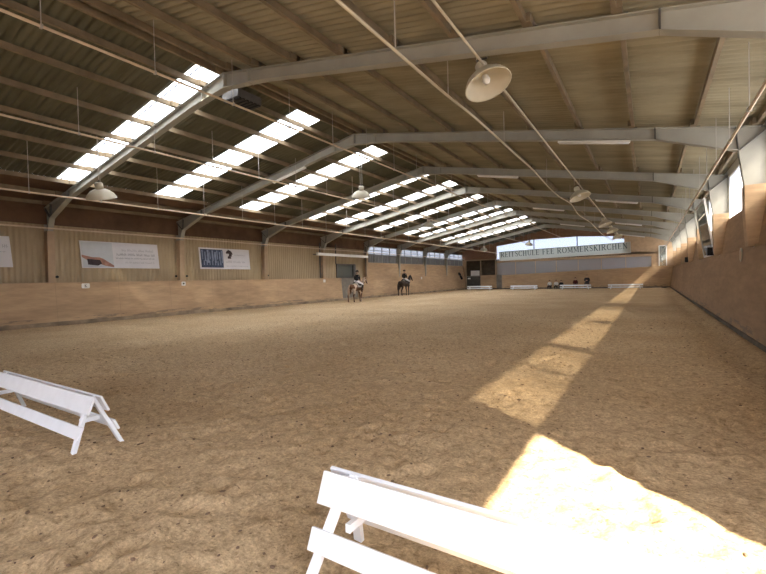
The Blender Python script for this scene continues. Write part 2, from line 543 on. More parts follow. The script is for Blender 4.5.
# ---- near end wall behind the camera, with its gate standing open
bm = nb()
box(bm, -21.6, -8.0, YB - .15, YB, -.1, 5.0); box(bm, -2.0, 2.5, YB - .15, YB, -.1, 5.0)
prism(bm, [(-8.0, 3.9), (-2.0, 3.9), (-2.0, 5.0), (-8.0, 5.0)], 'y', YB - .15, YB)
prism(bm, [(-21.6, 5.0), (2.5, 5.0), (2.5, zr(2.5, .2)), (RX, zr(RX, .2)), (-21.6, zr(-21.6, .2))], 'y', YB - .15, YB)
o = mesh_obj('wall_near', bm, M['beige']); tag(o, kind='structure')

# ---- far end wall
Y0, Y1 = YF, YF + .25
bm = nb()
def sec(pts, y0=Y0, y1=Y1): prism(bm, pts, 'y', y0, y1)
sec([(-21.5, 3.92), (-16.7, 3.92), (-16.7, zr(-16.7, .2)), (-21.5, zr(-21.5, .2))])
sec([(-16.7, 5.55), (-12.2, 6.08), (-7.1, 6.10), (-3.0, 5.83), (-2.9, 5.52), (-2.3, 5.50), (-2.3, zr(-2.3, .2)), (RX, zr(RX, .2)), (-16.7, zr(-16.7, .2))])
o = mesh_obj('wall_far_upper', bm, M['brick']); tag(o, kind='structure')
bm = nb()
sec([(-2.3, 3.70), (2.5, 3.70), (2.5, zr(2.5, .2)), (-2.3, zr(-2.3, .2))])
sec([(-16.7, 3.45), (2.5, 3.45), (2.5, 3.70), (-2.3, 4.02), (-16.7, 3.75)])
sec([(0.25, 2.2), (2.5, 2.2), (2.5, 3.45), (0.25, 3.45)])
o = mesh_obj('wall_far', bm, M['beige']); tag(o, kind='structure')
bm = nb()
sec([(-18.85, -.1), (-16.75, -.1), (-16.75, 1.85), (-18.85, 1.80)], Y0 - .12)
sec([(-16.0, -.1), (2.2, -.1), (2.2, 2.35), (-16.0, 1.76)], Y0 - .12)
o = mesh_obj('wall_far_kickboard', bm, M['ply_end']); tag(o, kind='structure')
bm = nb(); box(bm, -20.9, 1.9, Y0 - .14, Y0 - .10, -.1, .12)
o = mesh_obj('baseboard_far', bm, M['rubber']); tag(o, kind='structure')
bm = nb(); sec([(-16.75, -.1), (-16.0, -.1), (-16.0, 1.80), (-16.75, 1.85)], Y0 - .11)
o = mesh_obj('door_2', bm, M['gate']); tag(o, kind='structure')
mesh_obj('door_frame', box(box(nb(), -16.78, -16.72, Y0 - .13, Y0, -.08, 1.85), -16.03, -15.97, Y0 - .13, Y0, -.08, 1.8), M['clad_frame'], o)
# viewing windows: long band of dull glass
wi += 1
bm = nb()
box(bm, -16.7, .25, Y0 - .05, Y0 + .05, 3.40, 3.47)
for x in np.arange(-16.7, .3, 2.42): box(bm, x - .03, x + .03, Y0 - .03, Y0 + .04, 1.75, 3.45)
fr = mesh_obj('window_%d' % wi, bm, M['clad_frame']); tag(fr, kind='structure')
mesh_obj('dark_pane', prism(nb(), [(-16.7, 1.70), (.25, 2.2), (.25, 3.42), (-16.7, 3.42)], 'y', Y0 + .02, Y0 + .04), M['bandglass'], fr)
# gable window to the sky
wi += 1
GW = [(-16.7, 4.6), (-2.3, 4.6), (-2.3, 5.50), (-2.9, 5.52), (-3.0, 5.83), (-7.1, 6.10), (-12.2, 6.08), (-16.7, 5.55)]
bm = nb()
for x, zt in ((-12.0, 6.1), (-7.1, 6.12)): box(bm, x - .05, x + .05, Y0 - .02, Y0 + .08, 3.7, zt)
box(bm, -16.75, -2.25, Y0, Y0 + .1, 3.68, 3.76)
fr = mesh_obj('window_%d' % wi, bm, M['steel_dark']); tag(fr, kind='structure')
mesh_obj('sky_pane', prism(nb(), [(-16.7, 3.7), (-2.3, 3.7)] + GW[2:], 'y', Y0 + .12, Y0 + .13), M['end_glass'], fr)
# recess with door at the left corner
bm = nb()
box(bm, -21.4, -16.75, Y0 + 1.6, Y0 + 1.7, -.1, 3.95); box(bm, -21.4, -16.75, Y0, Y0 + 1.7, 3.85, 3.92)
box(bm, -16.8, -16.7, Y0 + .02, Y0 + 1.7, -.1, 3.9); box(bm, -21.5, -21.4, Y0 - .05, Y0 + 1.7, -.1, 3.95); box(bm, -21.4, -16.75, Y0 + .2, Y0 + 1.7, -.12, -.02)
o = mesh_obj('wall_recess', bm, M['recess']); tag(o, kind='structure')
bm = nb(); box(bm, -21.2, -16.7, Y0 - .08, Y0 + .04, 3.80, 3.95)
box(bm, -21.42, -20.88, Y0 - .04, Y0 + .04, -.08, 3.85)
for x in (-20.85, -18.85, -16.85): box(bm, x - .05, x + .05, Y0 - .06, Y0 + .04, -.08, 3.85)
o = mesh_obj('trim_recess_posts', bm, M['clad_frame']); tag(o, kind='structure')
bm = nb(); box(bm, -20.8, -18.9, Y0 - .02, Y0 + .04, -.08, 1.75)
o = mesh_obj('door_1', bm, M['darkdoor']); tag(o, kind='structure')
mesh_obj('door_rail', box(nb(), -20.8, -18.9, Y0 - .05, Y0 - .02, 1.70, 1.76), M['steel'], o)

# ---- gate opening in the left wall
bm = nb(); box(bm, -21.25, -21.19, 26.95, 29.3, -.08, 1.78)
for y in (27.5, 28.1, 28.7): box(bm, -21.19, -21.17, y - .03, y + .03, -.08, 1.76)
o = mesh_obj('door_3', bm, M['gate']); tag(o, kind='structure')
mesh_obj('door_frame', box(box(nb(), -21.28, -21.12, 26.85, 26.97, -.08, 1.8), -21.28, -21.12, 29.28, 29.38, -.08, 1.8), M['clad_frame'], o)
wi += 1
bm = nb()
for y in (26.7, 29.15): box(bm, -21.40, -21.30, y - .06, y + .06, 1.80, 2.95)
for z in (1.84, 2.92): box(bm, -21.40, -21.30, 26.7, 29.15, z - .05, z + .05)
box(bm, -21.40, -21.30, 28.85, 29.1, 1.8, 2.95)
fr = mesh_obj('window_%d' % wi, bm, M['steel_dark']); tag(fr, kind='structure')
mesh_obj('dull_pane', box(nb(), -21.39, -21.37, 26.75, 28.9, 1.85, 2.9), M['gateglass'], fr)

# ================================================================ STEEL FRAMES
def mx(pts): return [(-19.0 - x, z) for x, z in pts][::-1]     # mirror about the ridge
def build_frame(y):
    root = empty('portal_frame', (RX, y, 0))
    def part(name, bm, mat=M['steel']):
        for v in bm.verts: v.co -= Vector((RX, y, 0))
        return mesh_obj(name, bm, mat, root)
    fw = .10
    for side in (1, -1):
        S = (lambda p: p) if side == 1 else mx
        top = [(RX, zr(RX)), (2.45, zr(2.45))]
        bot = [(RX, zr(RX) - .40), (RX + .95, zr(RX + .95) - .33), (RX + 1.6, zr(RX + 1.6) - .30), (.17, zr(.17) - .30), (1.84, 4.46)]
        bm = nb()
        poly = [top[0], (1.84, zr(1.84))] + bot[::-1]
        prism(bm, S([(p[0], p[1]) for p in poly]), 'y', y - .008, y + .008)
        def flange(bm, a, b, t=.018, up=True):
            d = t if not up else -t
            prism(bm, S([(a[0], a[1]), (b[0], b[1]), (b[0], b[1] + d), (a[0], a[1] + d)]), 'y', y - fw, y + fw)
        flange(bm, top[0], (2.40, zr(2.40)))
        for p, q in zip(bot, bot[1:]): flange(bm, p, q, up=False)
        part('rafter', bm)
        # column
        cin = [(1.84, 4.46), (2.13, 2.0), (2.22, 0)]
        if side == -1: cin = [(1.84, 4.46), (2.08, 3.9), (2.13, 2.0), (2.25, 1.76), (2.30, 0)]
        bm = nb()
        prism(bm, S([(1.84, zr(1.84)), (2.40, zr(2.40)), (2.38, 0)] + cin[::-1]), 'y', y - .008, y + .008)
        for p, q in zip(cin, cin[1:]):
            prism(bm, S([p, q, (q[0] + .018, q[1]), (p[0] + .018, p[1])]), 'y', y - fw, y + fw)
        prism(bm, S([(2.40, zr(2.40)), (2.38, 0), (2.365, 0), (2.385, zr(2.385))]), 'y', y - fw, y + fw)
        part('column', bm)
        # stiffeners in the knee and the rafter end plate
        part('stiffener_plate', prism(nb(), S([(1.84, 4.46), (1.855, 4.46), (2.40, zr(2.40) - .02), (2.385, zr(2.385) - .02)]), 'y', y - fw * .9, y + fw * .9), M['steel_dark'])
        part('stiffener_plate', prism(nb(), S([(1.84, 4.46), (1.857, 4.46), (1.80, zr(1.80)), (1.783, zr(1.783))]), 'y', y - fw * .9, y + fw * .9), M['steel_dark'])
        part('end_plate', prism(nb(), S([(.16, zr(.16) - .30), (.185, zr(.185) - .30), (.185, zr(.185)), (.16, zr(.16))]), 'y', y - fw * 1.05, y + fw * 1.05), M['steel_dark'])
        for dx in (.02, .95):
            bm = nb(); prism(bm, S([(RX + dx - .01, zr(RX + dx) - .34), (RX + dx + .01, zr(RX + dx) - .34), (RX + dx + .01, zr(RX + dx)), (RX + dx - .01, zr(RX + dx))]), 'y', y - fw * 1.05, y + fw * 1.05)
            part('ridge_plate', bm, M['steel'])
    return root
PUR_R = [-9.2, -8.25, -6.95, -5.57, -4.25, -2.95, -1.65, -.36, .98, 2.15]
PUR_L = [-9.62, -10.38, -11.70, -13.05, -14.35, -15.70, -17.05, -18.50, -19.75, -21.0]
proto = None
places = ['x', 'before the blue banner', 'after the blue banner',
          'at the near end of the wall rail', 'where the left wall windows begin', 'third from the far end', 'second from the far end', 'closest to the far end wall']
for i, y in enumerate(FR):
    if proto is None: proto = f = build_frame(y)
    else: f = copy_tree(proto); f.location = (RX, y, 0)
    tag(f, 'grey steel roof frame, %s from the camera, %s' % (ordn[i], places[i]), 'steel frame', 'steel frames carrying the roof')
f0 = proto
f0['label'] = 'grey steel roof frame nearest the camera, left of the lying-figure banner'

# plywood casings around the feet of the right-hand columns
cas = None
for i, y in enumerate(FR):
    if cas is None:
        bm = nb()
        prism(bm, [(1.98, 2.16), (1.93, 3.0), (1.93, 3.60), (2.37, 3.60), (2.37, 2.16)], 'y', -.18, .18)
        o = cas = mesh_obj('column_casing', bm, M['ply']); o.location = (0, y, 0)
    else:
        o = cas.copy(); COL.objects.link(o); o.location = (0, y, 0)
    tag(o, 'tan plywood casing on a right-hand steel column, %s from the camera' % ordn[i], 'column casing', 'plywood casings along the right wall')
cas = None
for i, y in enumerate(FR[:5]):
    if cas is None:
        bm = nb(); prism(bm, [(-21.09, 1.82), (-21.04, 3.95), (-21.37, 3.95), (-21.37, 1.82)], 'y', -.125, .125)
        o = cas = mesh_obj('column_cover', bm, M['clad_frame']); o.location = (0, y, 0)
    else:
        o = cas.copy(); COL.objects.link(o); o.location = (0, y, 0)
    tag(o, 'narrow brown cover on a left-hand column, %s from the camera' % ordn[i], 'column cover', 'column covers on the left wall')

# ---- timber purlins
for side, xs in (('right', PUR_R), ('left', PUR_L)):
    for i, x in enumerate(xs):
        bm = nb()
        z = zr(x)
        for k in range(-1, 9):                      # lapped lengths, staggered frame by frame
            ya = (FR[0] + 5.818 * (k - 1)) - .25; yb = ya + 5.818 + .5
            ya, yb = max(ya, YB), min(yb, YF)
            if yb <= ya: continue
            s = .036 if k % 2 else -.036
            box(bm, x + s - .036, x + s + .036, ya, yb, z + .012, z + .158)
        root = mesh_obj('purlin', bm, M['wood'])
        nm = 'beside the ridge' if i == 0 else '%s down from the ridge' % ordn[i]
        tag(root, 'brown timber purlin under the %s roof slope, %s' % (side, nm), 'purlin', 'timber purlins under the %s roof slope' % side)
        for y in FR:                                # steel cleats on the frames
            mesh_obj('cleat', prism(nb(), [(x + .06, z), (x + .14, z), (x + .14, z + .012), (x + .072, z + .012), (x + .072, z + .15), (x + .06, z + .15)], 'y', y - .05, y + .05), M['steel_dark'], root)

# ---- sprinkler pipes hung below the roof
def pipe(x, z, label, y0=YB + .2, y1=YF - .3, wall=False):
    p = mesh_obj('sprinkler_pipe', tube(nb(), [(x, y0, z), (x, y1, z)], .028), M['pipe'])
    tag(p, label, 'pipe', 'sprinkler pipes under the roof')
    y = 3.1
    while y < y1:
        bm = nb()
        tube(bm, [(x, y, z), (x, y, zr(x, .19))], .008, 6); box(bm, x - .035, x + .035, y - .02, y + .02, z - .035, z + .035)
        mesh_obj('hanger', bm, M['wire'], p); y += 2.0 if wall is False else 2.9
    return p
pipe(-12.55, 5.60, 'thin pale sprinkler pipe hung by wires under the middle of the left roof slope')
pipe(-8.90, 6.15, 'thin pale sprinkler pipe hung just right of the roof ridge')
pipe(-16.0, 4.53, 'thin pale sprinkler pipe hung lowest, nearest the left wall')
pipe(1.42, 4.22, 'thin pale sprinkler pipe hung nearest the right-hand side windows', 2.0, YF - .3)
# long loose cable, right slope
cp = [(-3.4, YB + .3, 5.27), (-3.4, 0, 5.25), (-3.4, 7.2, 5.26), (-3.38, 9.5, 5.30), (-3.42, 13.0, 5.33), (-3.4, 15.4, 5.30), (-3.4, 17.7, 5.18), (-3.4, 20.3, 5.14), (-3.38, 23.8, 5.26), (-3.42, 26.9, 5.07), (-3.4, 32.8, 5.19), (-3.4, 41.8, 5.05), (-3.3, 53.7, 5.3)]
def smooth_path(pts, n=6):
    pts = [Vector(p) for p in pts]; out = []
    P = [pts[0]] + pts + [pts[-1]]
    for i in range(1, len(P) - 2):
        for k in range(n):
            t = k / n
            out.append(.5 * ((2 * P[i]) + (-P[i - 1] + P[i + 1]) * t + (2 * P[i - 1] - 5 * P[i] + 4 * P[i + 1] - P[i + 2]) * t * t + (-P[i - 1] + 3 * P[i] - 3 * P[i + 1] + P[i + 2]) * t ** 3))
    out.append(pts[-1]); return out
c_ = mesh_obj('hanging_cable', tube(nb(), smooth_path(cp), .026), M['cable'], smooth=True)
tag(c_, 'pale cable sagging in waves along the right roof slope towards the gable window', 'cable')
for y in (5.9, 8.0, 11.9, 17.7, 23.6, 29.4, 35.2, 41.0, 46.9):
    z = float(np.interp(y, [p[1] for p in cp], [p[2] for p in cp]))
    mesh_obj('hanger', tube(nb(), [(-3.4, y, z), (-3.4, y, zr(-3.4, .19))], .01, 6), M['wire'], c_)
c2 = mesh_obj('conduit', tube(nb(), [(-2.52, YB + .3, 5.49), (-2.52, 53.6, 5.49)], .022), M['cable'])
tag(c2, 'thin straight pale conduit clipped under the right roof frames', 'conduit')
# service pipe on the left wall
p = mesh_obj('wall_pipe', tube(nb(), [(-21.0, YB + .2, 4.08), (-21.0, YF - .3, 4.0)], .035), M['pipe'])
tag(p, 'pale service pipe fixed high along the left wall above the banners', 'pipe')

# ---- hanging lamps
def lamp_proto():
    root = empty('hanging_lamp')
    T = Matrix.Rotation(math.radians(-20), 4, Vector((.35, .94, 0)).normalized()) 
    prof = [(.07, .20), (.16, .19), (.26, .14), (.37, .04), (.43, -.07), (.44, -.10), (.42, -.10), (.41, -.06), (.34, .03), (.2, .12), (.0, .15)]
    sh = mesh_obj('reflector', lathe(nb(), prof, 28, T), M['lampm'], root, smooth=True)
    mesh_obj('gear_housing', lathe(nb(), [(0, .40), (.09, .40), (.115, .36), (.115, .19), (0, .19)], 20, T), M['lampm'], root, smooth=True)
    mesh_obj('bulb', lathe(nb(), [(0, -.06), (.05, -.04), (.075, .03), (.05, .12), (0, .16)], 16, T), M['whitepl'], root, smooth=True)
    top = T @ Vector((0, 0, .30))
    br = mesh_obj('bracket', bar(bar(nb(), top + Vector((0, 0, -.02)), top + Vector((0, 0, .16)), .03, .03, (0, 1, 0)), top + Vector((-.1, 0, .16)), top + Vector((.1, 0, .16)), .03, .02), M['steel_dark'], root)
    return root
LP = lamp_proto()
lamps = [(-2.52, 7.75, 5.24, 'cream bell lamp hanging largest and nearest, right of the ridge'),
         (-2.5, 19.9, 5.0, 'cream bell lamp hanging second in the right-hand row'),
         (-2.48, 32.0, 5.0, 'cream bell lamp hanging third in the right-hand row'),
         (-2.42, 37.6, 5.0, 'cream bell lamp hanging fourth in the right-hand row'),
         (-2.45, 44.3, 5.0, 'cream bell lamp hanging fifth and farthest in the right-hand row'),
         (-14.95, 6.64, 4.55, 'cream bell lamp hanging beneath the nearest frame, close to the left wall'),
         (-11.1, 15.8, 5.50, 'cream bell lamp hanging between the second and third frames, left slope'),
         (-13.2, 27.0, 5.4, 'cream bell lamp hanging in the middle of the left slope, among far skylights'),
         (-17.1, 50.2, 5.0, 'cream bell lamp hanging before the brick end wall at left'),
         (-11.8, 50.6, 5.3, 'cream bell lamp hanging before the brick gable above the end window')]
for i, (x, y, z, lb) in enumerate(lamps):
    o = LP if i == 0 else copy_tree(LP)
    o.location = (x, y, z)
    o.rotation_euler = (0, 0, 0 if x > -9 else math.radians(150))
    tag(o, lb, 'lamp', 'bell lamps hung from the roof')
for o in [LP] + [q for q in COL.objects if q.name.startswith('hanging_lamp') and q is not LP]:
    x, y, z = o.location
    a = o.rotation_euler.z
    top = Matrix.Rotation(math.radians(-20), 4, Vector((.35, .94, 0)).normalized()) @ Vector((0, 0, .30))
    top = Matrix.Rotation(a, 4, 'Z') @ top
    for s in (-.1, .1):
        bm = nb()
        ax = Matrix.Rotation(a, 4, 'Z') @ Vector((s, 0, 0))
        p0 = top + ax + Vector((0, 0, .16)); h = zr(x + p0.x, .19) - z
        tube(bm, [p0, (p0.x, p0.y, h)], .009, 6)
        Mi = Matrix.Rotation(-a, 4, 'Z')
        for v in bm.verts: v.co = Mi @ v.co
        mesh_obj('suspension_wire', bm, M['wire'], o)

# ---- fluorescent battens under the frames
def tube_light(x0, x1, y, lb):
    cx = (x0 + x1) / 2; cz = zr(cx) - .34
    r = empty('tube_light', (cx, y, cz))
    a = Vector((x0 - cx, 0, zr(x0) - .34 - cz)); b = Vector((x1 - cx, 0, zr(x1) - .34 - cz))
    mesh_obj('housing', bar(nb(), a, b, .12, .05), M['whitepl'], r)
    dn = Vector((0, 0, -.045))
    mesh_obj('tube', tube(nb(), [a * .97 + dn, b * .97 + dn], .02), M['whitepl'], r, smooth=True)
    tag(r, lb, 'tube light', 'fluorescent tubes under the frames')
tube_light(-2.2, -.39, 13.2, 'white fluorescent tube under the right half of the second frame from camera')
tube_light(-14.0, -12.1, 13.2, 'white fluorescent tube under the left half of the second frame from camera')
tube_light(-6.7, -4.85, FR[2], 'white fluorescent tube under the third frame, right of the ridge')
tube_light(-2.35, -.43, FR[3], 'white fluorescent tube under the fourth frame, right end')
tube_light(-6.85, -4.8, FR[4], 'white fluorescent tube under the fifth frame, right of the ridge')
tube_light(-2.15, -.4, FR[5], 'white fluorescent tube under the sixth frame, right end')
tube_light(-7.0, -4.9, FR[6], 'white fluorescent tube under the seventh frame, right of the ridge')
tube_light(-2.4, -.3, FR[7], 'white fluorescent tube under the farthest frame, right end')

# louvred box at the ridge
r = empty('louvred_vent', (-10.0, 8.3, zr(-10.0) - .16))
mesh_obj('casing', box(nb(), -.34, .34, -.42, .42, -.10, .12), M['steel_dark'], r)
bm = nb()
for k in range(6): box(bm, -.32, .32, -.38 + k * .14, -.30 + k * .14, -.14, -.10)
mesh_obj('louvres', bm, M['black'], r)
tag(r, 'dark louvred box fixed under the ridge beside the nearest frame', 'vent')

# long white rail on the left wall
r = empty('sliding_door_rail', (-20.72, 26.9, 3.61))
mesh_obj('rail', box(nb(), -.07, .07, -3.3, 3.3, -.10, .10), M['whitepl'], r)
for y in (-3.0, 0, 3.0): mesh_obj('wall_bracket', box(nb(), -.66, -.07, y - .03, y + .03, -.03, .03), M['steel_dark'], r)
tag(r, 'long white horizontal rail bracketed to the left wall above the grey gate', 'rail')
# dark downpipes beside the gate
for (y, z0, lb) in ((24.3, 1.85, 'thin dark downpipe on the left wall before the gate window'), (26.2, 2.9, 'thin dark conduit dropping from the eave left of the gate window'), (30.4, 1.95, 'thin dark downpipe on the left wall after the gate window')):
    p = mesh_obj('downpipe', tube(nb(), [(-21.05, y, z0), (-21.05, y, 4.5)], .04), M['steel_dark']); tag(p, lb, 'pipe')

# ================================================================ SERIF LETTERS
def stroke(bm, a, b, w, T, d):
    a, b = Vector((a[0], a[1])), Vector((b[0], b[1]))
    n = (b - a).normalized(); s = Vector((-n.y, n.x)) * w / 2
    q = [a + s, b + s, b - s, a - s]
    emit(bm, q, T, d)
def emit(bm, q, T, d):
    v0 = [bm.verts.new(T(p[0], p[1], 0)) for p in q]; v1 = [bm.verts.new(T(p[0], p[1], d)) for p in q]
    bm.faces.new(v0); bm.faces.new(v1[::-1])
    for i in range(len(q)): bm.faces.new((v0[i], v1[i], v1[(i + 1) % len(q)], v0[(i + 1) % len(q)]))
def arc(bm, cx, cy, rx, ry, a0, a1, w0, w1, T, d, n=14):
    """curved stroke whose width is w1 at the sides and w0 at top and bottom"""
    for k in range(n):
        t0 = math.radians(a0 + (a1 - a0) * k / n); t1 = math.radians(a0 + (a1 - a0) * (k + 1) / n)
        def pp(t, s):
            w = w0 + (w1 - w0) * abs(math.cos(t))
            return (cx + (rx + s * w / 2) * math.cos(t), cy + (ry + s * w / 2) * math.sin(t))
        emit(bm, [pp(t0, 1), pp(t1, 1), pp(t1, -1), pp(t0, -1)], T, d)
def glyph(bm, ch, T, d):
    W, t = .15, .055
    def V(x): stroke(bm, (x, 0), (x, 1), W, T, d)
    def sv(x, y): stroke(bm, (x - .15, y), (x + .15, y), .05, T, d)
    def ser(x): sv(x, .025); sv(x, .975)
    if ch == 'R':
        V(.18); ser(.18); stroke(bm, (.18, .97), (.42, .97), t, T, d); stroke(bm, (.18, .5), (.42, .5), t, T, d)
        arc(bm, .42, .735, .2, .235, -90, 90, t, W, T, d); stroke(bm, (.38, .5), (.72, .02), W, T, d); sv(.76, .025); return .86
    if ch == 'E':
        V(.18); ser(.18); [stroke(bm, (.18, y), (.62, y), t, T, d) for y in (.03, .97)]; stroke(bm, (.18, .5), (.5, .5), t, T, d)
        for x, y in ((.62, .1), (.60, .9), (.5, .5)): stroke(bm, (x, y - .1), (x, y + .1), .045, T, d)
        return .74
    if ch == 'F':
        V(.18); ser(.18); stroke(bm, (.18, .97), (.60, .97), t, T, d); stroke(bm, (.18, .5), (.5, .5), t, T, d)
        for x, y in ((.60, .9), (.5, .5)): stroke(bm, (x, y - .1), (x, y + .1), .045, T, d)
        return .72
    if ch == 'L':
        V(.18); ser(.18); stroke(bm, (.18, .03), (.6, .03), t, T, d); stroke(bm, (.6, 0), (.6, .22), .045, T, d); return .72
    if ch == 'I': V(.18); ser(.18); return .40
    if ch == 'T':
        V(.38); sv(.38, .025); stroke(bm, (.04, .97), (.72, .97), t, T, d)
        for x in (.05, .71): stroke(bm, (x, .8), (x, .99), .045, T, d)
        return .80
    if ch == 'H':
        V(.18); V(.66); ser(.18); ser(.66); stroke(bm, (.18, .5), (.66, .5), t, T, d); return .88
    if ch == 'N':
        stroke(bm, (.15, 0), (.15, 1), .06, T, d); stroke(bm, (.69, 0), (.69, 1), .06, T, d); stroke(bm, (.15, .98), (.69, .04), W, T, d); sv(.15, .025); sv(.12, .975); sv(.69, .975); return .88
    if ch == 'M':
        stroke(bm, (.15, 0), (.15, 1), .06, T, d); stroke(bm, (.85, 0), (.85, 1), W, T, d)
        stroke(bm, (.17, .98), (.5, .1), .13, T, d); stroke(bm, (.5, .1), (.83, .98), .06, T, d); sv(.15, .025); sv(.85, .025); sv(.10, .975); sv(.90, .975); return 1.04
    if ch == 'K':
        V(.18); ser(.18); stroke(bm, (.2, .42), (.62, .97), .06, T, d); stroke(bm, (.34, .58), (.68, .02), W, T, d); sv(.64, .975); sv(.70, .025); return .82
    if ch == 'U':
        stroke(bm, (.18, .32), (.18, 1), W, T, d); stroke(bm, (.66, .32), (.66, 1), .06, T, d); arc(bm, .42, .32, .24, .28, 180, 360, t, .11, T, d); sv(.18, .975); sv(.66, .975); return .86
    if ch == 'O': arc(bm, .46, .5, .35, .47, 0, 360, t, W, T, d, 24); return .94
    if ch == 'C':
        arc(bm, .46, .5, .35, .47, 50, 310, t, W, T, d, 20)
        for y in (.8, .2): stroke(bm, (.70, y - .1), (.70, y + .1), .05, T, d)
        return .82
    if ch == 'S':
        arc(bm, .36, .74, .21, .23, 40, 235, t, .11, T, d); stroke(bm, (.2, .62), (.52, .40), W, T, d); arc(bm, .36, .26, .21, .23, -140, 55, t, .11, T, d)
        stroke(bm, (.55, .78), (.55, .98), .045, T, d); stroke(bm, (.15, .02), (.15, .24), .045, T, d); return .68
    return .42
GAP = .05
def text_width(s):
    b = nb(); w = 0
    for ch in s: w += glyph(b, ch, lambda x, y, z: (x, y, z), .01) + GAP
    b.free(); return w

# hall name board
board = empty('name_board', (-8.95, YF - .35, 4.33))
board.rotation_euler = (0, math.radians(-1.1), 0)
tag(board, 'long cream board reading REITSCHULE FEE ROMMERSKIRCHEN across the far gable window', 'sign')
mesh_obj('panel', box(nb(), -7.27, 7.27, -.02, .02, -.60, .60), mat_sheet('cream_mesh_banner', .08, (.75, .78, .78), (.60, .60, .535)), board)
mesh_obj('rim', box(box(box(box(nb(), -7.27, 7.27, -.04, .03, .57, .60), -7.27, 7.27, -.04, .03, -.60, -.56), -7.27, -7.24, -.04, .03, -.6, .6), 7.24, 7.27, -.04, .03, -.6, .6), M['whitepl'], board)
M['letter'] = mat_plain('green_grey_letter_paint', (.055, .075, .065), .6, var=.05)
txt = 'REITSCHULE FEE ROMMERSKIRCHEN'
tw = text_width(txt)
LH = .66; k = 14.15 / tw
cur = 0
for ch in txt:
    bm = nb()
    x0 = -7.10 + cur * k
    adv = glyph(bm, ch, lambda x, y, z: (x0 + x * k, -.022 - z, -.13 + y * LH), .012)
    if ch != ' ': mesh_obj('letter', bm, M['letter'], board)
    else: bm.free()
    cur += adv + GAP
for x in (-3.05, 1.85, 6.3):
    pass

# ================================================================ BANNERS on the left wall
def wall_panel(name, y0, y1, z0, z1, lb, cat, shear=.07):
    r = empty(name, (WL + .05, (y0 + y1) / 2, (z0 + z1) / 2)); tag(r, lb, cat, 'advertising banners on the left wall')
    return r
def sheet(bm, y0, y1, z0, z1, x0=0.0, x1=.015, H=1.22, sh=.09):
    f = lambda y, z: (y - sh * (z / H), z)
    return prism(bm, [f(y0, z0), f(y1, z0), f(y1, z1), f(y0, z1)], 'x', x0, x1)
M['banner'] = mat_plain('banner_vinyl', (.66, .65, .68), .5, var=.03)
M['banner_grey'] = mat_plain('banner_pale_picture', (.52, .55, .58), .5, var=.05)
M['ink'] = mat_plain('banner_grey_ink', (.26, .27, .30), .6)
M['ink_lt'] = mat_plain('banner_pale_ink', (.42, .42, .45), .6)
M['skin_print'] = mat_plain('banner_pink_brown_print', (.38, .20, .15), .6, var=.3, scale=5)
M['dark_print'] = mat_plain('banner_dark_print', (.05, .035, .04), .6, var=.3, scale=5)
M['blue_print'] = mat_plain('banner_blue_print', (.055, .075, .125), .6, var=.4, scale=4)
M['blue_lt'] = mat_plain('banner_pale_blue_print', (.22, .26, .36), .6, var=.3, scale=4)
def textrow(root, y0, y1, z, h, mat, seed):
    rg = random.Random(seed); bm = nb(); y = y0
    while y < y1 - .05:
        for _ in range(rg.randint(3, 9)):
            w = h * .42
            if y > y1: break
            kk = rg.random(); x_ = .019
            sheet(bm, y, y + w * .28, z - h / 2, z + h / 2 * (1 if kk > .4 else .3), x_, x_ + .003)
            sheet(bm, y, y + w * .8, z - h / 2 + h * kk * .5, z - h / 2 + h * (kk * .5 + .16), x_, x_ + .003)
            y += w
        y += h * .45
    mesh_obj('lettering', bm, mat, root)
b = wall_panel('wall_banner', 8.56, 12.06, 2.45, 3.66, 'white banner with a lying figure picture at its left, between the first two columns', 'banner')
mesh_obj('panel', sheet(nb(), -1.75, 1.75, -.61, .61), M['banner'], b)
mesh_obj('picture', sheet(nb(), -1.70, -.42, -.57, .57, .0, .017), M['banner_grey'], b)
bm = nb(); f = lambda y, z: (y - .09 * z / 1.22, z)
prism(bm, [f(*p) for p in [(-1.72, -.02), (-1.3, -.12), (-1.0, -.12), (-.85, -.18), (-.42, -.48), (-.42, -.57), (-.8, -.5), (-1.1, -.38), (-1.45, -.30), (-1.72, -.12)]], 'x', .017, .021)
mesh_obj('figure_print', bm, M['skin_print'], b)
bm = nb(); prism(bm, [f(*p) for p in [(-1.52, -.20), (-1.0, -.24), (-.92, -.40), (-1.1, -.50), (-1.5, -.46)]], 'x', .021, .024)
mesh_obj('dark_garment_print', bm, M['dark_print'], b)
textrow(b, .0, 1.55, .26, .12, M['ink_lt'], 1); textrow(b, -.25, 1.6, .05, .12, M['ink'], 2); textrow(b, -.3, 1.6, -.13, .07, M['ink'], 3); textrow(b, .1, 1.5, -.33, .09, M['ink_lt'], 4)
b = wall_panel('wall_banner', 14.4, 17.9, 2.45, 3.66, 'white banner with dark blue striped picture and horse head emblem, after the second column', 'banner')
mesh_obj('panel', sheet(nb(), -1.75, 1.75, -.61, .61), M['banner'], b)
mesh_obj('picture', sheet(nb(), -1.66, -.20, -.52, .53, .0, .018), M['blue_print'], b)
bm = nb()
for q in range(9): sheet(bm, -1.58 + q * .16, -1.52 + q * .16 + .03 * (q % 3), -.05 - .3 * ((q * 7) % 3) / 3, .48 - .1 * (q % 2), .018, .021)
for q in range(7): sheet(bm, -1.5 + q * .18, -1.44 + q * .18, -.38, -.12, .018, .021)
mesh_obj('picture_posts', bm, M['blue_lt'], b)
bm = nb()     # horse head emblem
prism(bm, [f(*p) for p in [(.06, .30), (.02, .36), (.08, .46), (.17, .52), (.20, .57), (.25, .53), (.36, .50), (.46, .40), (.50, .26), (.42, .28), (.44, .14), (.36, .18), (.37, .02), (.14, .02), (.12, .12), (.22, .20), (.25, .32), (.17, .30), (.11, .33)]], 'x', .018, .022)
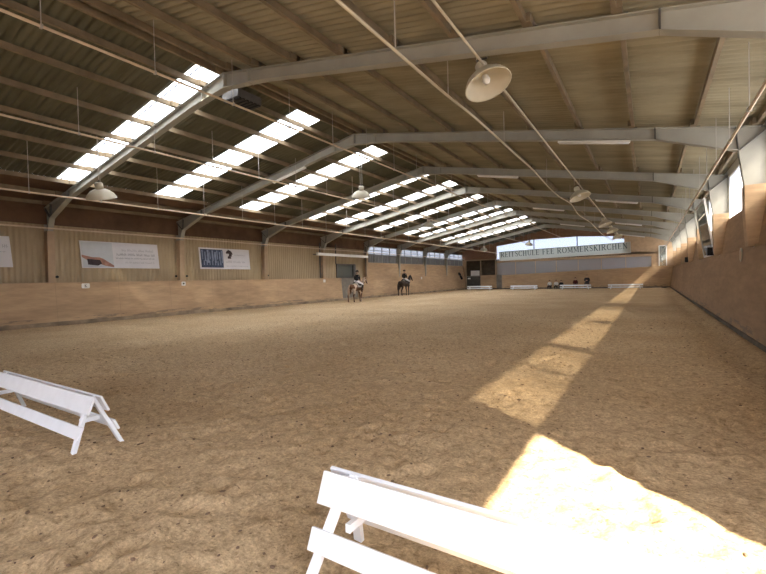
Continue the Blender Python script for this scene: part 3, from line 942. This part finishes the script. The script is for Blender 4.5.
mesh_obj('emblem', bm, M['dark_print'], b)
textrow(b, .0, 1.45, -.16, .15, M['ink_lt'], 5); textrow(b, .0, 1.6, -.42, .06, M['ink_lt'], 6)
textrow(b, .6, 1.4, .25, .07, M['ink_lt'], 9)
b = wall_panel('wall_banner', 3.6, 6.15, 2.45, 3.66, 'white banner cut by the left picture edge, left of the nearest column', 'banner')
mesh_obj('panel', sheet(nb(), -1.28, 1.28, -.61, .61), M['banner'], b)
textrow(b, .2, 1.15, .22, .14, M['ink_lt'], 7); textrow(b, -.9, 1.15, .0, .04, M['ink'], 8)

# dressage letter plates
def plate(name, loc, w, h, lb, letter=None, dot=False, rot=0):
    r = empty(name, loc, rot); tag(r, lb, 'marker plate', 'arena marker plates')
    bm = nb(); c = .03
    prism(bm, [(-w + c, -h), (w - c, -h), (w, -h + c), (w, h - c), (w - c, h), (-w + c, h), (-w, h - c), (-w, -h + c)], 'x', 0, .015)
    mesh_obj('plate', bm, M['whitepl'], r)
    if letter:
        bm = nb(); s = h * 1.15
        glyph(bm, letter, lambda x, y, z: (.016 + z, (x - .4) * s, (y - .5) * s), .004)
        mesh_obj('letter', bm, M['black'], r)
    if dot:
        mesh_obj('dot', prism(nb(), [(.05 * math.cos(a * PI / 6), .05 * math.sin(a * PI / 6)) for a in range(12)], 'x', .016, .02), M['black'], r)
plate('arena_letter_plate', (-21.14, 8.63, 1.64), .16, .11, 'white plate with black letter K on the left kickboard below the person banner', 'K')
plate('arena_letter_plate', (-21.14, 13.27, 1.64), .12, .11, 'small white plate with black dot under the second left column', None, True)
plate('arena_letter_plate', (-21.14, 24.85, 1.60), .13, .11, 'small pale plate on the left kickboard before the gate')
plate('arena_letter_plate', (-21.15, 41.2, 1.66), .13, .12, 'small pale plate on the left wall beyond the dark horse')
r = empty('round_marker', (2.095, 14.6, 2.0)); tag(r, 'round cream marker disc on the right wall just under the ledge', 'marker')
mesh_obj('disc', prism(nb(), [(.15 * math.cos(a * PI / 12), .19 * math.sin(a * PI / 12)) for a in range(24)], 'x', -.03, .0), M['lampm'], r)
mesh_obj('ring', prism(nb(), [(.09 * math.cos(a * PI / 12), .12 * math.sin(a * PI / 12)) for a in range(24)], 'x', -.034, -.03), M['beige'], r)
# white notices at the far door
r = mesh_obj('notice', box(nb(), -20.2, -19.0, YF - .10, YF - .07, 1.80, 2.48), M['whitepl']); tag(r, 'white rectangular notice panel above the dark far door', 'notice')
r = mesh_obj('notice', box(nb(), -20.65, -20.28, YF - .06, YF - .03, 1.36, 1.54), M['whitepl']); tag(r, 'small white notice on the dark far door', 'notice')
# round sockets beside the columns
for (y, lb) in ((7.66, 'black round socket right of the nearest left column'), (13.0, 'black round socket left of the second column'), (13.62, 'black round socket right of the second column'),
                (19.4, 'black round socket right of the third column')):
    o = mesh_obj('socket', prism(nb(), [(.055 * math.cos(a * PI / 8), .055 * math.sin(a * PI / 8)) for a in range(16)], 'x', 0, .05), M['black']); o.location = (WL + .02, y, 2.05); tag(o, lb, 'socket')
# black hook-like thing near the far left corner
bm = nb(); tube(bm, smooth_path([(-21.14, 51.9, 2.15), (-21.08, 52.2, 1.98), (-21.1, 52.5, 1.7), (-21.06, 52.75, 1.45)]), [.16] * 7 + [.10] * 3 + [.17] * 9, 8)
o = mesh_obj('hanging_halter', bm, M['black'], smooth=True); tag(o, 'black halter hanging on the left wall beside the far corner', 'halter')
# small black loudspeakers along the right wall
for i, y in enumerate((20.5, 32.5)):
    s = empty('loudspeaker', (1.99, y, 2.365)); 
    mesh_obj('cabinet', prism(nb(), [(-.14, -.22), (.14, -.22), (.17, .20), (-.17, .20)], 'x', -.12, .12), M['black'], s)
    mesh_obj('bracket', box(nb(), .10, .30, -.03, .03, -.22, .05), M['steel_dark'], s)
    s.scale = (.7, .7, .75); tag(s, ['small black loudspeaker on the right ledge at the foot of the tilted mirror', 'small black loudspeaker on the right ledge beyond the tilted mirror'][i], 'loudspeaker')

# ---- mirrors
def mirror_obj(lb, corners, nrm):
    """corners: inner glass quad, in order"""
    c = sum((Vector(p) for p in corners), Vector()) / 4
    r = empty('arena_mirror', c); n = Vector(nrm).normalized()
    q = [Vector(p) - c for p in corners]
    bm = nb()
    v0 = [bm.verts.new(p + n * .005) for p in q]; v1 = [bm.verts.new(p - n * .02) for p in q]
    bm.faces.new(v0); bm.faces.new(v1[::-1])
    for i in range(4): bm.faces.new((v0[i], v1[i], v1[(i + 1) % 4], v0[(i + 1) % 4]))
    mesh_obj('mirror_glass', bm, M['mirror'], r)
    bm = nb()
    for i in range(4): bar(bm, q[i], q[(i + 1) % 4], .10, .06, n)
    mesh_obj('frame', bm, M['whitepl'], r)
    tag(r, lb, 'mirror'); return r
mirror_obj('white-framed upright mirror on the far wall near the right corner', [(.92, YF - .08, 2.05), (1.58, YF - .08, 2.05), (1.58, YF - .08, 4.47), (.92, YF - .08, 4.47)], (0, -1, 0))
mirror_obj('tall mirror leaning inward above the right-hand ledge', [(2.13, 20.5, 2.25), (2.13, 23.9, 2.25), (1.84, 23.9, 4.40), (1.84, 20.5, 4.40)], (-1, 0, -.13))

# ================================================================ BARRIERS
def barrier(x0, x1, y, inset=.15, splay=.12):
    L = x1 - x0; r = empty('dressage_barrier', ((x0 + x1) / 2, y, 0))
    rise, half = .50, .215
    sl = Vector((0, half, rise)).normalized()
    for s in (-1, 1):
        nrm = Vector((0, s * rise, half)).normalized()      # outward normal of that leaning side
        top = Vector((0, 0, rise)); foot = Vector((0, s * half, -.02))
        dn = (foot - top).normalized()
        for name, a, b in (('top_plank', .005, .175), ('lower_plank', .29, .405)):
            c = top + dn * (a + b) / 2 + nrm * .028
            bm = nb(); bar(bm, c + Vector((-L / 2, 0, 0)), c + Vector((L / 2, 0, 0)), b - a, .022, nrm)
            o = mesh_obj(name, bm, M['white'], r)
            md = o.modifiers.new('b', 'BEVEL'); md.width = .004; md.segments = 2
        for e_ in (-1, 1):
            xx = e_ * (L / 2 - inset)
            bm = nb(); bar(bm, top + Vector((xx + s * .012, 0, 0)) + dn * .01, foot + Vector((xx + e_ * splay + s * .012, 0, 0)), .055, .034, nrm)
            o = mesh_obj('leg', bm, M['white'], r); md = o.modifiers.new('b', 'BEVEL'); md.width = .003; md.segments = 2
    for e_ in (-1, 1):
        xx = e_ * (L / 2 - inset)
        bm = nb(); bar(bm, (xx - e_ * .04, -.085, .26), (xx - e_ * .04, .085, .26), .03, .045)
        mesh_obj('cross_brace', bm, M['white'], r)
    return r
bl = barrier(-7.22, -4.55, 1.93, .16); tag(bl, 'white A-shaped plank barrier standing on the sand at the left foreground', 'barrier', 'white dressage barriers')
br_ = barrier(-1.57, 1.10, 1.83, .16); tag(br_, 'white A-shaped plank barrier cut by the bottom edge, centre foreground', 'barrier', 'white dressage barriers')
for x0, x1, lb in ((-19.35, -16.22, 'leftmost of the far ones, before the dark door'), (-13.95, -10.90, 'second from left among the far ones'), (-8.45, -5.32, 'in front of the seated spectators'), (-3.70, -.54, 'rightmost of the far ones, in the sunlit patch')):
    q = barrier(x0, x1, 50.3, .35); tag(q, 'white barrier at the far end, ' + lb, 'barrier', 'white dressage barriers')

# ================================================================ FIGURES (skin-modifier bodies)
def skin_mesh(name, verts, edges, root=0, sub=2, mat=None, parent=None, xf=None):
    """verts: (x,y,z,r[,r2])"""
    me = bpy.data.meshes.new(name)
    me.from_pydata([v[:3] for v in verts], edges, [])
    o = bpy.data.objects.new(name, me); COL.objects.link(o)
    sm = o.modifiers.new('skin', 'SKIN'); sm.use_smooth_shade = True; sm.branch_smoothing = .3
    for i, v in enumerate(verts):
        sv = me.skin_vertices[0].data[i]
        sv.radius = (v[3], v[4] if len(v) > 4 else v[3]); sv.use_root = (i == root)
    ss = o.modifiers.new('sub', 'SUBSURF'); ss.levels = sub; ss.render_levels = sub
    dg = bpy.context.evaluated_depsgraph_get(); dg.update()
    ev = o.evaluated_get(dg)
    nm = bpy.data.meshes.new_from_object(ev)
    o.modifiers.clear()
    o.data = nm
    bpy.data.meshes.remove(me)
    if xf: nm.transform(xf)
    nm.materials.clear(); nm.materials.append(mat)
    for p in nm.polygons: p.use_smooth = True
    if parent: o.parent = parent
    return o
class Sk:
    def __init__(s): s.v = []; s.e = []
    def add(s, p, r, frm=None):
        s.v.append((*p, *(r if isinstance(r, tuple) else (r,)))); i = len(s.v) - 1
        if frm is not None: s.e.append((frm, i))
        return i
    def chain(s, pts, frm=None):
        for p, r in pts: frm = s.add(p, r, frm)
        return frm

def mat_horse(name, c1, c2, patches, sc_=1.6):
    k = N(name); f = k.noise(k.mapping(), sc_, 2)
    if patches: k.color(k.ramp(f, [(.55, c1), (.58, c2)]))
    else: k.color(k.ramp(f, [(.3, c1), (.7, c2)]))
    return k.done(.55)
M['pinto'] = mat_horse('chestnut_pinto_coat', (.12, .055, .028), (.52, .42, .34), True, 1.5)
M['bay'] = mat_horse('dark_bay_coat', (.035, .022, .016), (.075, .05, .035), False)
M['mane_d'] = mat_plain('dark_horsehair', (.02, .015, .012), .7)
M['mane_l'] = mat_plain('pale_horsehair', (.42, .30, .22), .7)
M['leather'] = mat_plain('black_leather', (.02, .016, .014), .4)
M['skin'] = mat_plain('skin', (.55, .33, .24), .55, var=.05)
M['jacket'] = mat_plain('black_riding_jacket', (.012, .012, .014), .7)
M['breeches'] = mat_plain('white_breeches', (.80, .79, .80), .7, var=.04)
M['hair_b'] = mat_plain('brown_hair', (.06, .035, .02), .7)
M['hair_f'] = mat_plain('blond_hair', (.30, .2, .11), .7)
M['red_j'] = mat_plain('dark_red_jacket', (.09, .018, .016), .8)
M['navy'] = mat_plain('dark_trousers', (.02, .022, .03), .8)
M['shirt'] = mat_plain('white_shirt', (.72, .70, .68), .8)
M['olive'] = mat_plain('dark_green_clothing', (.03, .045, .03), .8)
M['pad'] = mat_plain('saddle_pad', (.10, .09, .09), .8)
M['pad_w'] = mat_plain('pale_saddle_pad', (.45, .44, .42), .8)

def horse(loc, rz, coat, mane, pad, lb, stance=0, sc_=1.0):
    r = empty('horse', loc, rz); r.scale = (sc_,) * 3; tag(r, lb, 'horse')
    s = Sk()
    croup = s.add((-.52, 0, 1.24), (.27, .30))
    rump = s.chain([((-.72, 0, 1.20), (.24, .27)), ((-.86, 0, 1.12), (.15, .19))], croup)
    mid = s.chain([((-.22, 0, 1.17), (.28, .30)), ((.08, 0, 1.14), (.29, .33)), ((.38, 0, 1.18), (.26, .34))], croup)
    chest = s.add((.60, 0, 1.18), (.20, .27), mid)
    neck = s.chain([((.74, 0, 1.42), (.12, .19)), ((.88, 0, 1.66), (.085, .145)), ((.99, 0, 1.84), (.075, .10))], chest)
    head = s.chain([((1.13, 0, 1.80), (.075, .105)), ((1.25, 0, 1.62), (.06, .085)), ((1.34, 0, 1.47), (.05, .06)), ((1.37, 0, 1.41), (.045, .05))], neck)
    for sg, st in ((1, stance), (-1, -stance)):
        fx = .12 * st
        s.chain([((.46, .13 * sg, .98), (.11, .13)), ((.45 + fx * .3, .155 * sg, .78), .075), ((.47 + fx, .155 * sg, .47), .052), ((.46 + fx, .155 * sg, .30), .036), ((.45 + fx, .155 * sg, .13), .042), ((.49 + fx, .155 * sg, .03), (.055, .05))], mid)
        hxx = -.15 * st
        s.chain([((-.60, .14 * sg, 1.02), (.15, .19)), ((-.52 + hxx * .3, .16 * sg, .82), (.10, .12)), ((-.76 + hxx, .155 * sg, .52), .058), ((-.73 + hxx, .155 * sg, .33), .038), ((-.72 + hxx, .155 * sg, .14), .044), ((-.67 + hxx, .155 * sg, .03), (.055, .05))], croup)
    for sg in (1, -1):
        s.chain([((1.0, .05 * sg, 1.92), .03), ((1.02, .065 * sg, 2.00), .012)], neck)
    skin_mesh('body', s.v, s.e, 0, 2, coat, r)
    t = Sk(); t.chain([((-.78, 0, 1.36), .045), ((-.93, 0, 1.30), .05), ((-1.01, 0, 1.12), .065), ((-1.03, 0, .85), .085), ((-1.02, 0, .58), .07), ((-1.0, 0, .42), .03)])
    skin_mesh('tail', t.v, t.e, 0, 1, mane, r)
    bm = nb(); pts = []
    crest = [(.56, 1.42), (.66, 1.60), (.78, 1.78), (.92, 1.92), (1.02, 1.95)]
    under = [(1.0, 1.80), (.86, 1.66), (.74, 1.48), (.62, 1.36)]
    prism(bm, crest + under, 'y', -.085, -.045); prism(bm, crest + [(1.0, 1.88), (.9, 1.84), (.76, 1.68), (.62, 1.5)], 'y', -.045, .05)
    mesh_obj('mane', bm, mane, r)
    # saddle pad and saddle wrapped over the back
    def wrap(name, x0, x1, y0, r0, drop, mat, th=.02):
        bm = nb(); n = 14; rows = []
        for x in np.linspace(x0, x1, 6):
            row = []
            for a in np.linspace(-drop, drop, n):
                row.append(bm.verts.new((x, math.sin(a) * (r0), 1.19 + math.cos(a) * (r0 + .035) + y0 * (2 * (x - (x0 + x1) / 2) / (x1 - x0)) ** 2)))
            rows.append(row)
        for a_, b_ in zip(rows, rows[1:]):
            for j in range(n - 1): bm.faces.new((a_[j], a_[j + 1], b_[j + 1], b_[j]))
        o = mesh_obj(name, bm, mat, r, smooth=True); solid(o, th); return o
    wrap('saddle_pad', -.22, .38, .0, .285, 1.65, pad)
    wrap('saddle', -.16, .30, .07, .30, 1.3, M['leather'], .03)
    bm = nb()
    tube(bm, [(1.30, .065, 1.56), (1.30, 0, 1.63), (1.30, -.065, 1.56), (1.27, 0, 1.48), (1.30, .065, 1.56)], .011, 6)
    tube(bm, [(1.02, 0, 1.95), (1.09, .085, 1.82), (1.24, .07, 1.60)], .010, 6); tube(bm, [(1.02, 0, 1.95), (1.09, -.085, 1.82), (1.24, -.07, 1.60)], .010, 6)
    tube(bm, [(1.33, .06, 1.48), (.9, .14, 1.52), (.42, .07, 1.66)], .009, 6); tube(bm, [(1.33, -.06, 1.48), (.9, -.14, 1.52), (.42, -.07, 1.66)], .009, 6)
    mesh_obj('bridle', bm, M['leather'], r)
    return r

def hand(s, wrist, frm, fwd, side, down, curl=.6):
    """palm and five unequal bent fingers"""
    fwd, side, down = Vector(fwd).normalized(), Vector(side).normalized(), Vector(down).normalized()
    w = Vector(wrist)
    palm = s.add(tuple(w + fwd * .055), (.026, .036), frm)
    for q, ln in ((-1.5, .062), (-.5, .072), (.5, .068), (1.5, .052)):
        b0 = w + fwd * .095 + side * .018 * q
        k1 = b0 + (fwd * (1 - curl) + down * curl).normalized() * ln * .5
        k2 = k1 + (down * .8 - fwd * curl * .6).normalized() * ln * .5
        i = s.add(tuple(b0), .0105, palm); i = s.add(tuple(k1), .009, i); s.add(tuple(k2), .0075, i)
    t0 = w + fwd * .035 - side * .035; t1 = t0 + (fwd * .7 - side * .5 + down * .5).normalized() * .03; t2 = t1 + (fwd * .8 + down * .6).normalized() * .025
    i = s.add(tuple(t0), .012, palm); i = s.add(tuple(t1), .010, i); s.add(tuple(t2), .008, i)

def person(root, pose, cloth, hairm, helmet=None, seated_z=0.0, matb=None, boots=True, long_hair=False, folded=False):
    """pose: dict of joints, hips at origin"""
    P = {k_: Vector(v) for k_, v in pose.items()}
    s = Sk()
    pel = s.add(tuple(P['pel']), (.10, .08))
    w = s.add(tuple(P['waist']), (.085, .06), pel); c = s.add(tuple(P['chest']), (.105, .065), w)
    nk0 = s.add(tuple(P['neck']), (.065, .06), c)
    nk = s.add(tuple(P['neck'] + (P['head'] - P['neck']) * .5), .052, nk0)
    h0 = s.add(tuple(P['head']), (.072, .082), nk); h1 = s.add(tuple(P['head'] + Vector((.0, 0, .09))), (.074, .088), h0)
    fw = Vector(pose.get('face', (1, 0, 0)))
    s.add(tuple(P['head'] + fw * .095 + Vector((0, 0, .015))), .013, h0)                     # nose
    s.add(tuple(P['head'] + fw * .06 + Vector((0, 0, -.075))), .028, h0)                     # chin
    sd = Vector((-fw.y, fw.x, 0))
    for g in (-1, 1): s.add(tuple(P['head'] + sd * g * .088 + Vector((0, 0, .02))), .014, h0)   # ears
    arms = {}; legs = {}
    for g, n in ((1, 'L'), (-1, 'R')):
        sh = s.add(tuple(P['sh' + n]), .045, c); elb = s.add(tuple(P['el' + n]), .034, sh); wr = s.add(tuple(P['wr' + n]), .027, elb)
        f = (P['wr' + n] - P['el' + n]).normalized()
        hand(s, P['wr' + n], wr, f, Vector((0, g, 0)) if abs(f.y) < .8 else Vector((0, 0, 1)), (0, 0, -1))
        hp = s.add(tuple(P['hip' + n]), .07, pel); kn = s.add(tuple(P['kn' + n]), .042, hp); cf = s.add(tuple(P['kn' + n] * .62 + P['an' + n] * .38), .040, kn); an = s.add(tuple(P['an' + n]), .028, cf)
        s.add(tuple(P['to' + n] * .85 + P['an' + n] * .15), (.022, .016), an)
    skin_mesh('body', s.v, s.e, 0, 1, M['skin'], root)
    g_ = .018
    j = Sk(); p0 = j.add(tuple(P['pel'] + Vector((0, 0, .03))), (.165, .14)); p1 = j.add(tuple(P['waist']), (.15, .12), p0); p2 = j.add(tuple(P['chest']), (.185, .135), p1)
    j.add(tuple(P['neck'] - Vector((0, 0, .02))), .078, p2)
    for n in 'LR':
        j.chain([(tuple(P['sh' + n]), .078), (tuple(P['el' + n]), .058), (tuple(P['wr' + n] * .96 + P['el' + n] * .04), .04)], p2)
    skin_mesh('jacket', j.v, j.e, 0, 2, cloth[0], root)
    t = Sk(); p0 = t.add(tuple(P['pel']), (.150, .122))
    for n in 'LR':
        t.chain([(tuple(P['hip' + n]), .108), (tuple(P['kn' + n]), .073), (tuple(P['kn' + n] * .8 + P['an' + n] * .2), .066)] + ([(tuple(P['an' + n]), .05)] if not boots else []), p0)
    skin_mesh('trousers', t.v, t.e, 0, 2, cloth[1], root)
    for n in 'LR':
        b_ = Sk(); st = P['kn' + n] * .92 + P['an' + n] * .08 if boots else P['an' + n]
        b_.chain([(tuple(st), .072 if boots else .05), (tuple(P['kn' + n] * .5 + P['an' + n] * .5), .066 if boots else .048), (tuple(P['an' + n]), .048), (tuple(P['to' + n]), (.046, .036))])
        skin_mesh('boot' if boots else 'shoe', b_.v, b_.e, 0, 1, M['leather'], root)
    hc = P['head'] + Vector((0, 0, .055)) - fw * .018
    bm = nb(); bmesh.ops.create_uvsphere(bm, u_segments=20, v_segments=12, radius=1)
    for v in list(bm.verts):
        v.co = Vector((v.co.x * .118, v.co.y * .105, v.co.z * .12))
    if helmet:
        for v in list(bm.verts):
            if v.co.z < -.03: bm.verts.remove(v)
        for v in bm.verts: v.co += hc + Vector((0, 0, .01))
        hm = mesh_obj('riding_helmet', bm, helmet, root, smooth=True); solid(hm, .015)
        mesh_obj('helmet_peak', tube(nb(), [hc + fw * .09 - Vector((0, 0, .02)), hc + fw * .17 - Vector((0, 0, .045))], [.06, .02], 10), helmet, hm)
        hb = nb(); bmesh.ops.create_uvsphere(hb, u_segments=12, v_segments=8, radius=.045)
        for v in hb.verts: v.co += P['head'] - fw * .09 - Vector((0, 0, .03))
        mesh_obj('hair', hb, hairm, root, smooth=True)
    else:
        for v in list(bm.verts):
            if v.co.z < -.05 or (v.co.dot(fw) > .045 and v.co.z < .045): bm.verts.remove(v)
        for v in bm.verts: v.co += hc
        hm = mesh_obj('hair', bm, hairm, root, smooth=True); solid(hm, .012)
    bm = nb()
    for g in (-1, 1):
        bmesh.ops.create_uvsphere(bm, u_segments=8, v_segments=6, radius=.011, matrix=Matrix.Translation(P['head'] + fw * .082 + sd * .03 * g + Vector((0, 0, .045))))
    mesh_obj('eyes', bm, M['black'], root, smooth=True)
    mesh_obj('mouth', tube(nb(), [P['head'] + fw * .083 + sd * .022 + Vector((0, 0, -.035)), P['head'] + fw * .088 + Vector((0, 0, -.038)), P['head'] + fw * .083 - sd * .022 + Vector((0, 0, -.035))], .006, 6), M['red_j'], root)

def rider(loc, rz, lb, sc_=1.0, lean=0.0):
    r = empty('person', loc, rz); r.scale = (sc_,) * 3; tag(r, lb, 'person')
    z = 1.60
    pose = dict(pel=(.03, 0, z), waist=(.02 + lean * .3, 0, z + .20), chest=(.03 + lean * .7, 0, z + .40), neck=(.04 + lean, 0, z + .56), head=(.06 + lean, 0, z + .70), face=(1, 0, 0))
    for g, n in ((1, 'L'), (-1, 'R')):
        pose['sh' + n] = (.02 + lean * .9, .185 * g, z + .47); pose['el' + n] = (.04 + lean * .5, .25 * g, z + .19); pose['wr' + n] = (.28 + lean * .3, .12 * g, z + .10)
        pose['hip' + n] = (.05, .12 * g, z - .03); pose['kn' + n] = (.37, .33 * g, z - .22); pose['an' + n] = (.12, .37 * g, z - .62); pose['to' + n] = (.30, .40 * g, z - .66)
    person(r, pose, (M['jacket'], M['breeches']), M['hair_b'], M['jacket'])
    return r
HA = (-17.85, 24.55); A1 = math.radians(88)
horse((HA[0], HA[1], 0), A1, M['pinto'], M['mane_l'], M['pad_w'], 'chestnut and white horse walking away beside the grey gate on the left wall', 1, .93)
rider((HA[0], HA[1], 0), A1, 'person in black jacket, white breeches and helmet riding the chestnut and white horse', .93, .06)
HB = (-19.75, 34.9); A2 = math.radians(84)
horse((HB[0], HB[1], 0), A2, M['bay'], M['mane_d'], M['pad'], 'dark bay horse with rider walking along the left wall beyond the gate', .4)
rider((HB[0], HB[1], 0), A2, 'person in black jacket, white breeches and helmet riding the dark bay horse', 1.0, .0)

# spectators seated on low benches behind the far barrier
def seated(loc, rz, cloth, hairm, lb, sc_=1.0, seat=.44, folded=False):
    r = empty('person', loc, rz); r.scale = (sc_,) * 3; tag(r, lb, 'person')
    z = seat + .10
    pose = dict(pel=(0, 0, z), waist=(-.02, 0, z + .19), chest=(.0, 0, z + .39), neck=(.03, 0, z + .56), head=(.06, 0, z + .69), face=(1, 0, 0))
    for g, n in ((1, 'L'), (-1, 'R')):
        pose['sh' + n] = (.0, .18 * g, z + .47); pose['el' + n] = (.08, .26 * g, z + .20)
        pose['wr' + n] = (.27, .03 * g, z + .24 - .02 * g) if folded else (.33, .14 * g, z + .08)
        pose['hip' + n] = (.03, .10 * g, z - .01); pose['kn' + n] = (.45, .15 * g, z - .02); pose['an' + n] = (.47, .15 * g, .085); pose['to' + n] = (.62, .17 * g, .045)
    person(r, pose, cloth, hairm, boots=False)
def chair(loc, rz, seat, lb, sc_=1.0):
    r = empty('folding_chair', loc, rz); tag(r, lb, 'chair', 'chairs of the spectators'); w = .22
    mesh_obj('seat', box(nb(), -.2, .22, -w, w, seat - .05, seat - .02), M['navy'], r)
    mesh_obj('backrest', box(nb(), -.23, -.20, -w, w, seat + .15, seat + .42), M['navy'], r)
    for x in (-.20, .20):
        for y in (-w + .02, w - .02):
            mesh_obj('leg', box(nb(), x - .015, x + .015, y - .015, y + .015, -.03, (seat + .4) if x < 0 else seat - .04), M['steel_dark'], r)
fa = -PI / 2
sp = [(-9.93, 52.3, (M['shirt'], M['navy']), M['hair_b'], 'person in white top sitting leftmost of the spectators left of the third far barrier', .82, .34, False),
      (-9.20, 52.3, (M['shirt'], M['olive']), M['hair_b'], 'person in white top sitting second from left among the spectators', .82, .34, False),
      (-8.68, 52.45, (M['jacket'], M['navy']), M['hair_b'], 'person in black clothes sitting behind the left end of the third far barrier', .80, .32, False),
      (-7.13, 52.3, (M['red_j'], M['navy']), M['hair_b'], 'person in dark red jacket sitting behind the middle of the third far barrier', .92, .44, False),
      (-5.93, 52.3, (M['jacket'], M['navy']), M['hair_f'], 'fair-haired person in black jacket with arms folded sitting behind the right end of the barrier', 1.05, .55, True)]
for k_, (x, y, cl, hr, lb, s_, st, fo) in enumerate(sp):
    seated((x, y, 0), fa, cl, hr, lb, s_, st, fo)
    chair((x, y, 0), fa, st * s_, 'dark folding chair under the %s spectator from the left' % ordn[k_])

# ---- loose clods on the sand, too many to count
bm = nb(); rg = random.Random(5)
for _ in range(2600):
    y = .8 + 17 * rg.random() ** 1.5; x = rg.uniform(-13, 1.6)
    s = rg.uniform(.004, .014) * (1 + y * .02)
    M4 = Matrix.Translation((x, y, float(Hh[min(np.searchsorted(gy, y), ny_ - 1), min(np.searchsorted(gx, x), nx_ - 1)]) + s * .2)) @ Matrix.Rotation(rg.random() * 6, 4, 'Z') @ Matrix.Diagonal((s * rg.uniform(.8, 2), s, s * .6, 1))
    bmesh.ops.create_icosphere(bm, subdivisions=1, radius=1, matrix=M4)
o = mesh_obj('sand_clods', bm, mat_plain('damp_clod', (.17, .11, .07), .95, var=.3, scale=8))
tag(o, 'scattered dark clods and wood shreds lying on the arena sand', 'clods', kind='stuff')
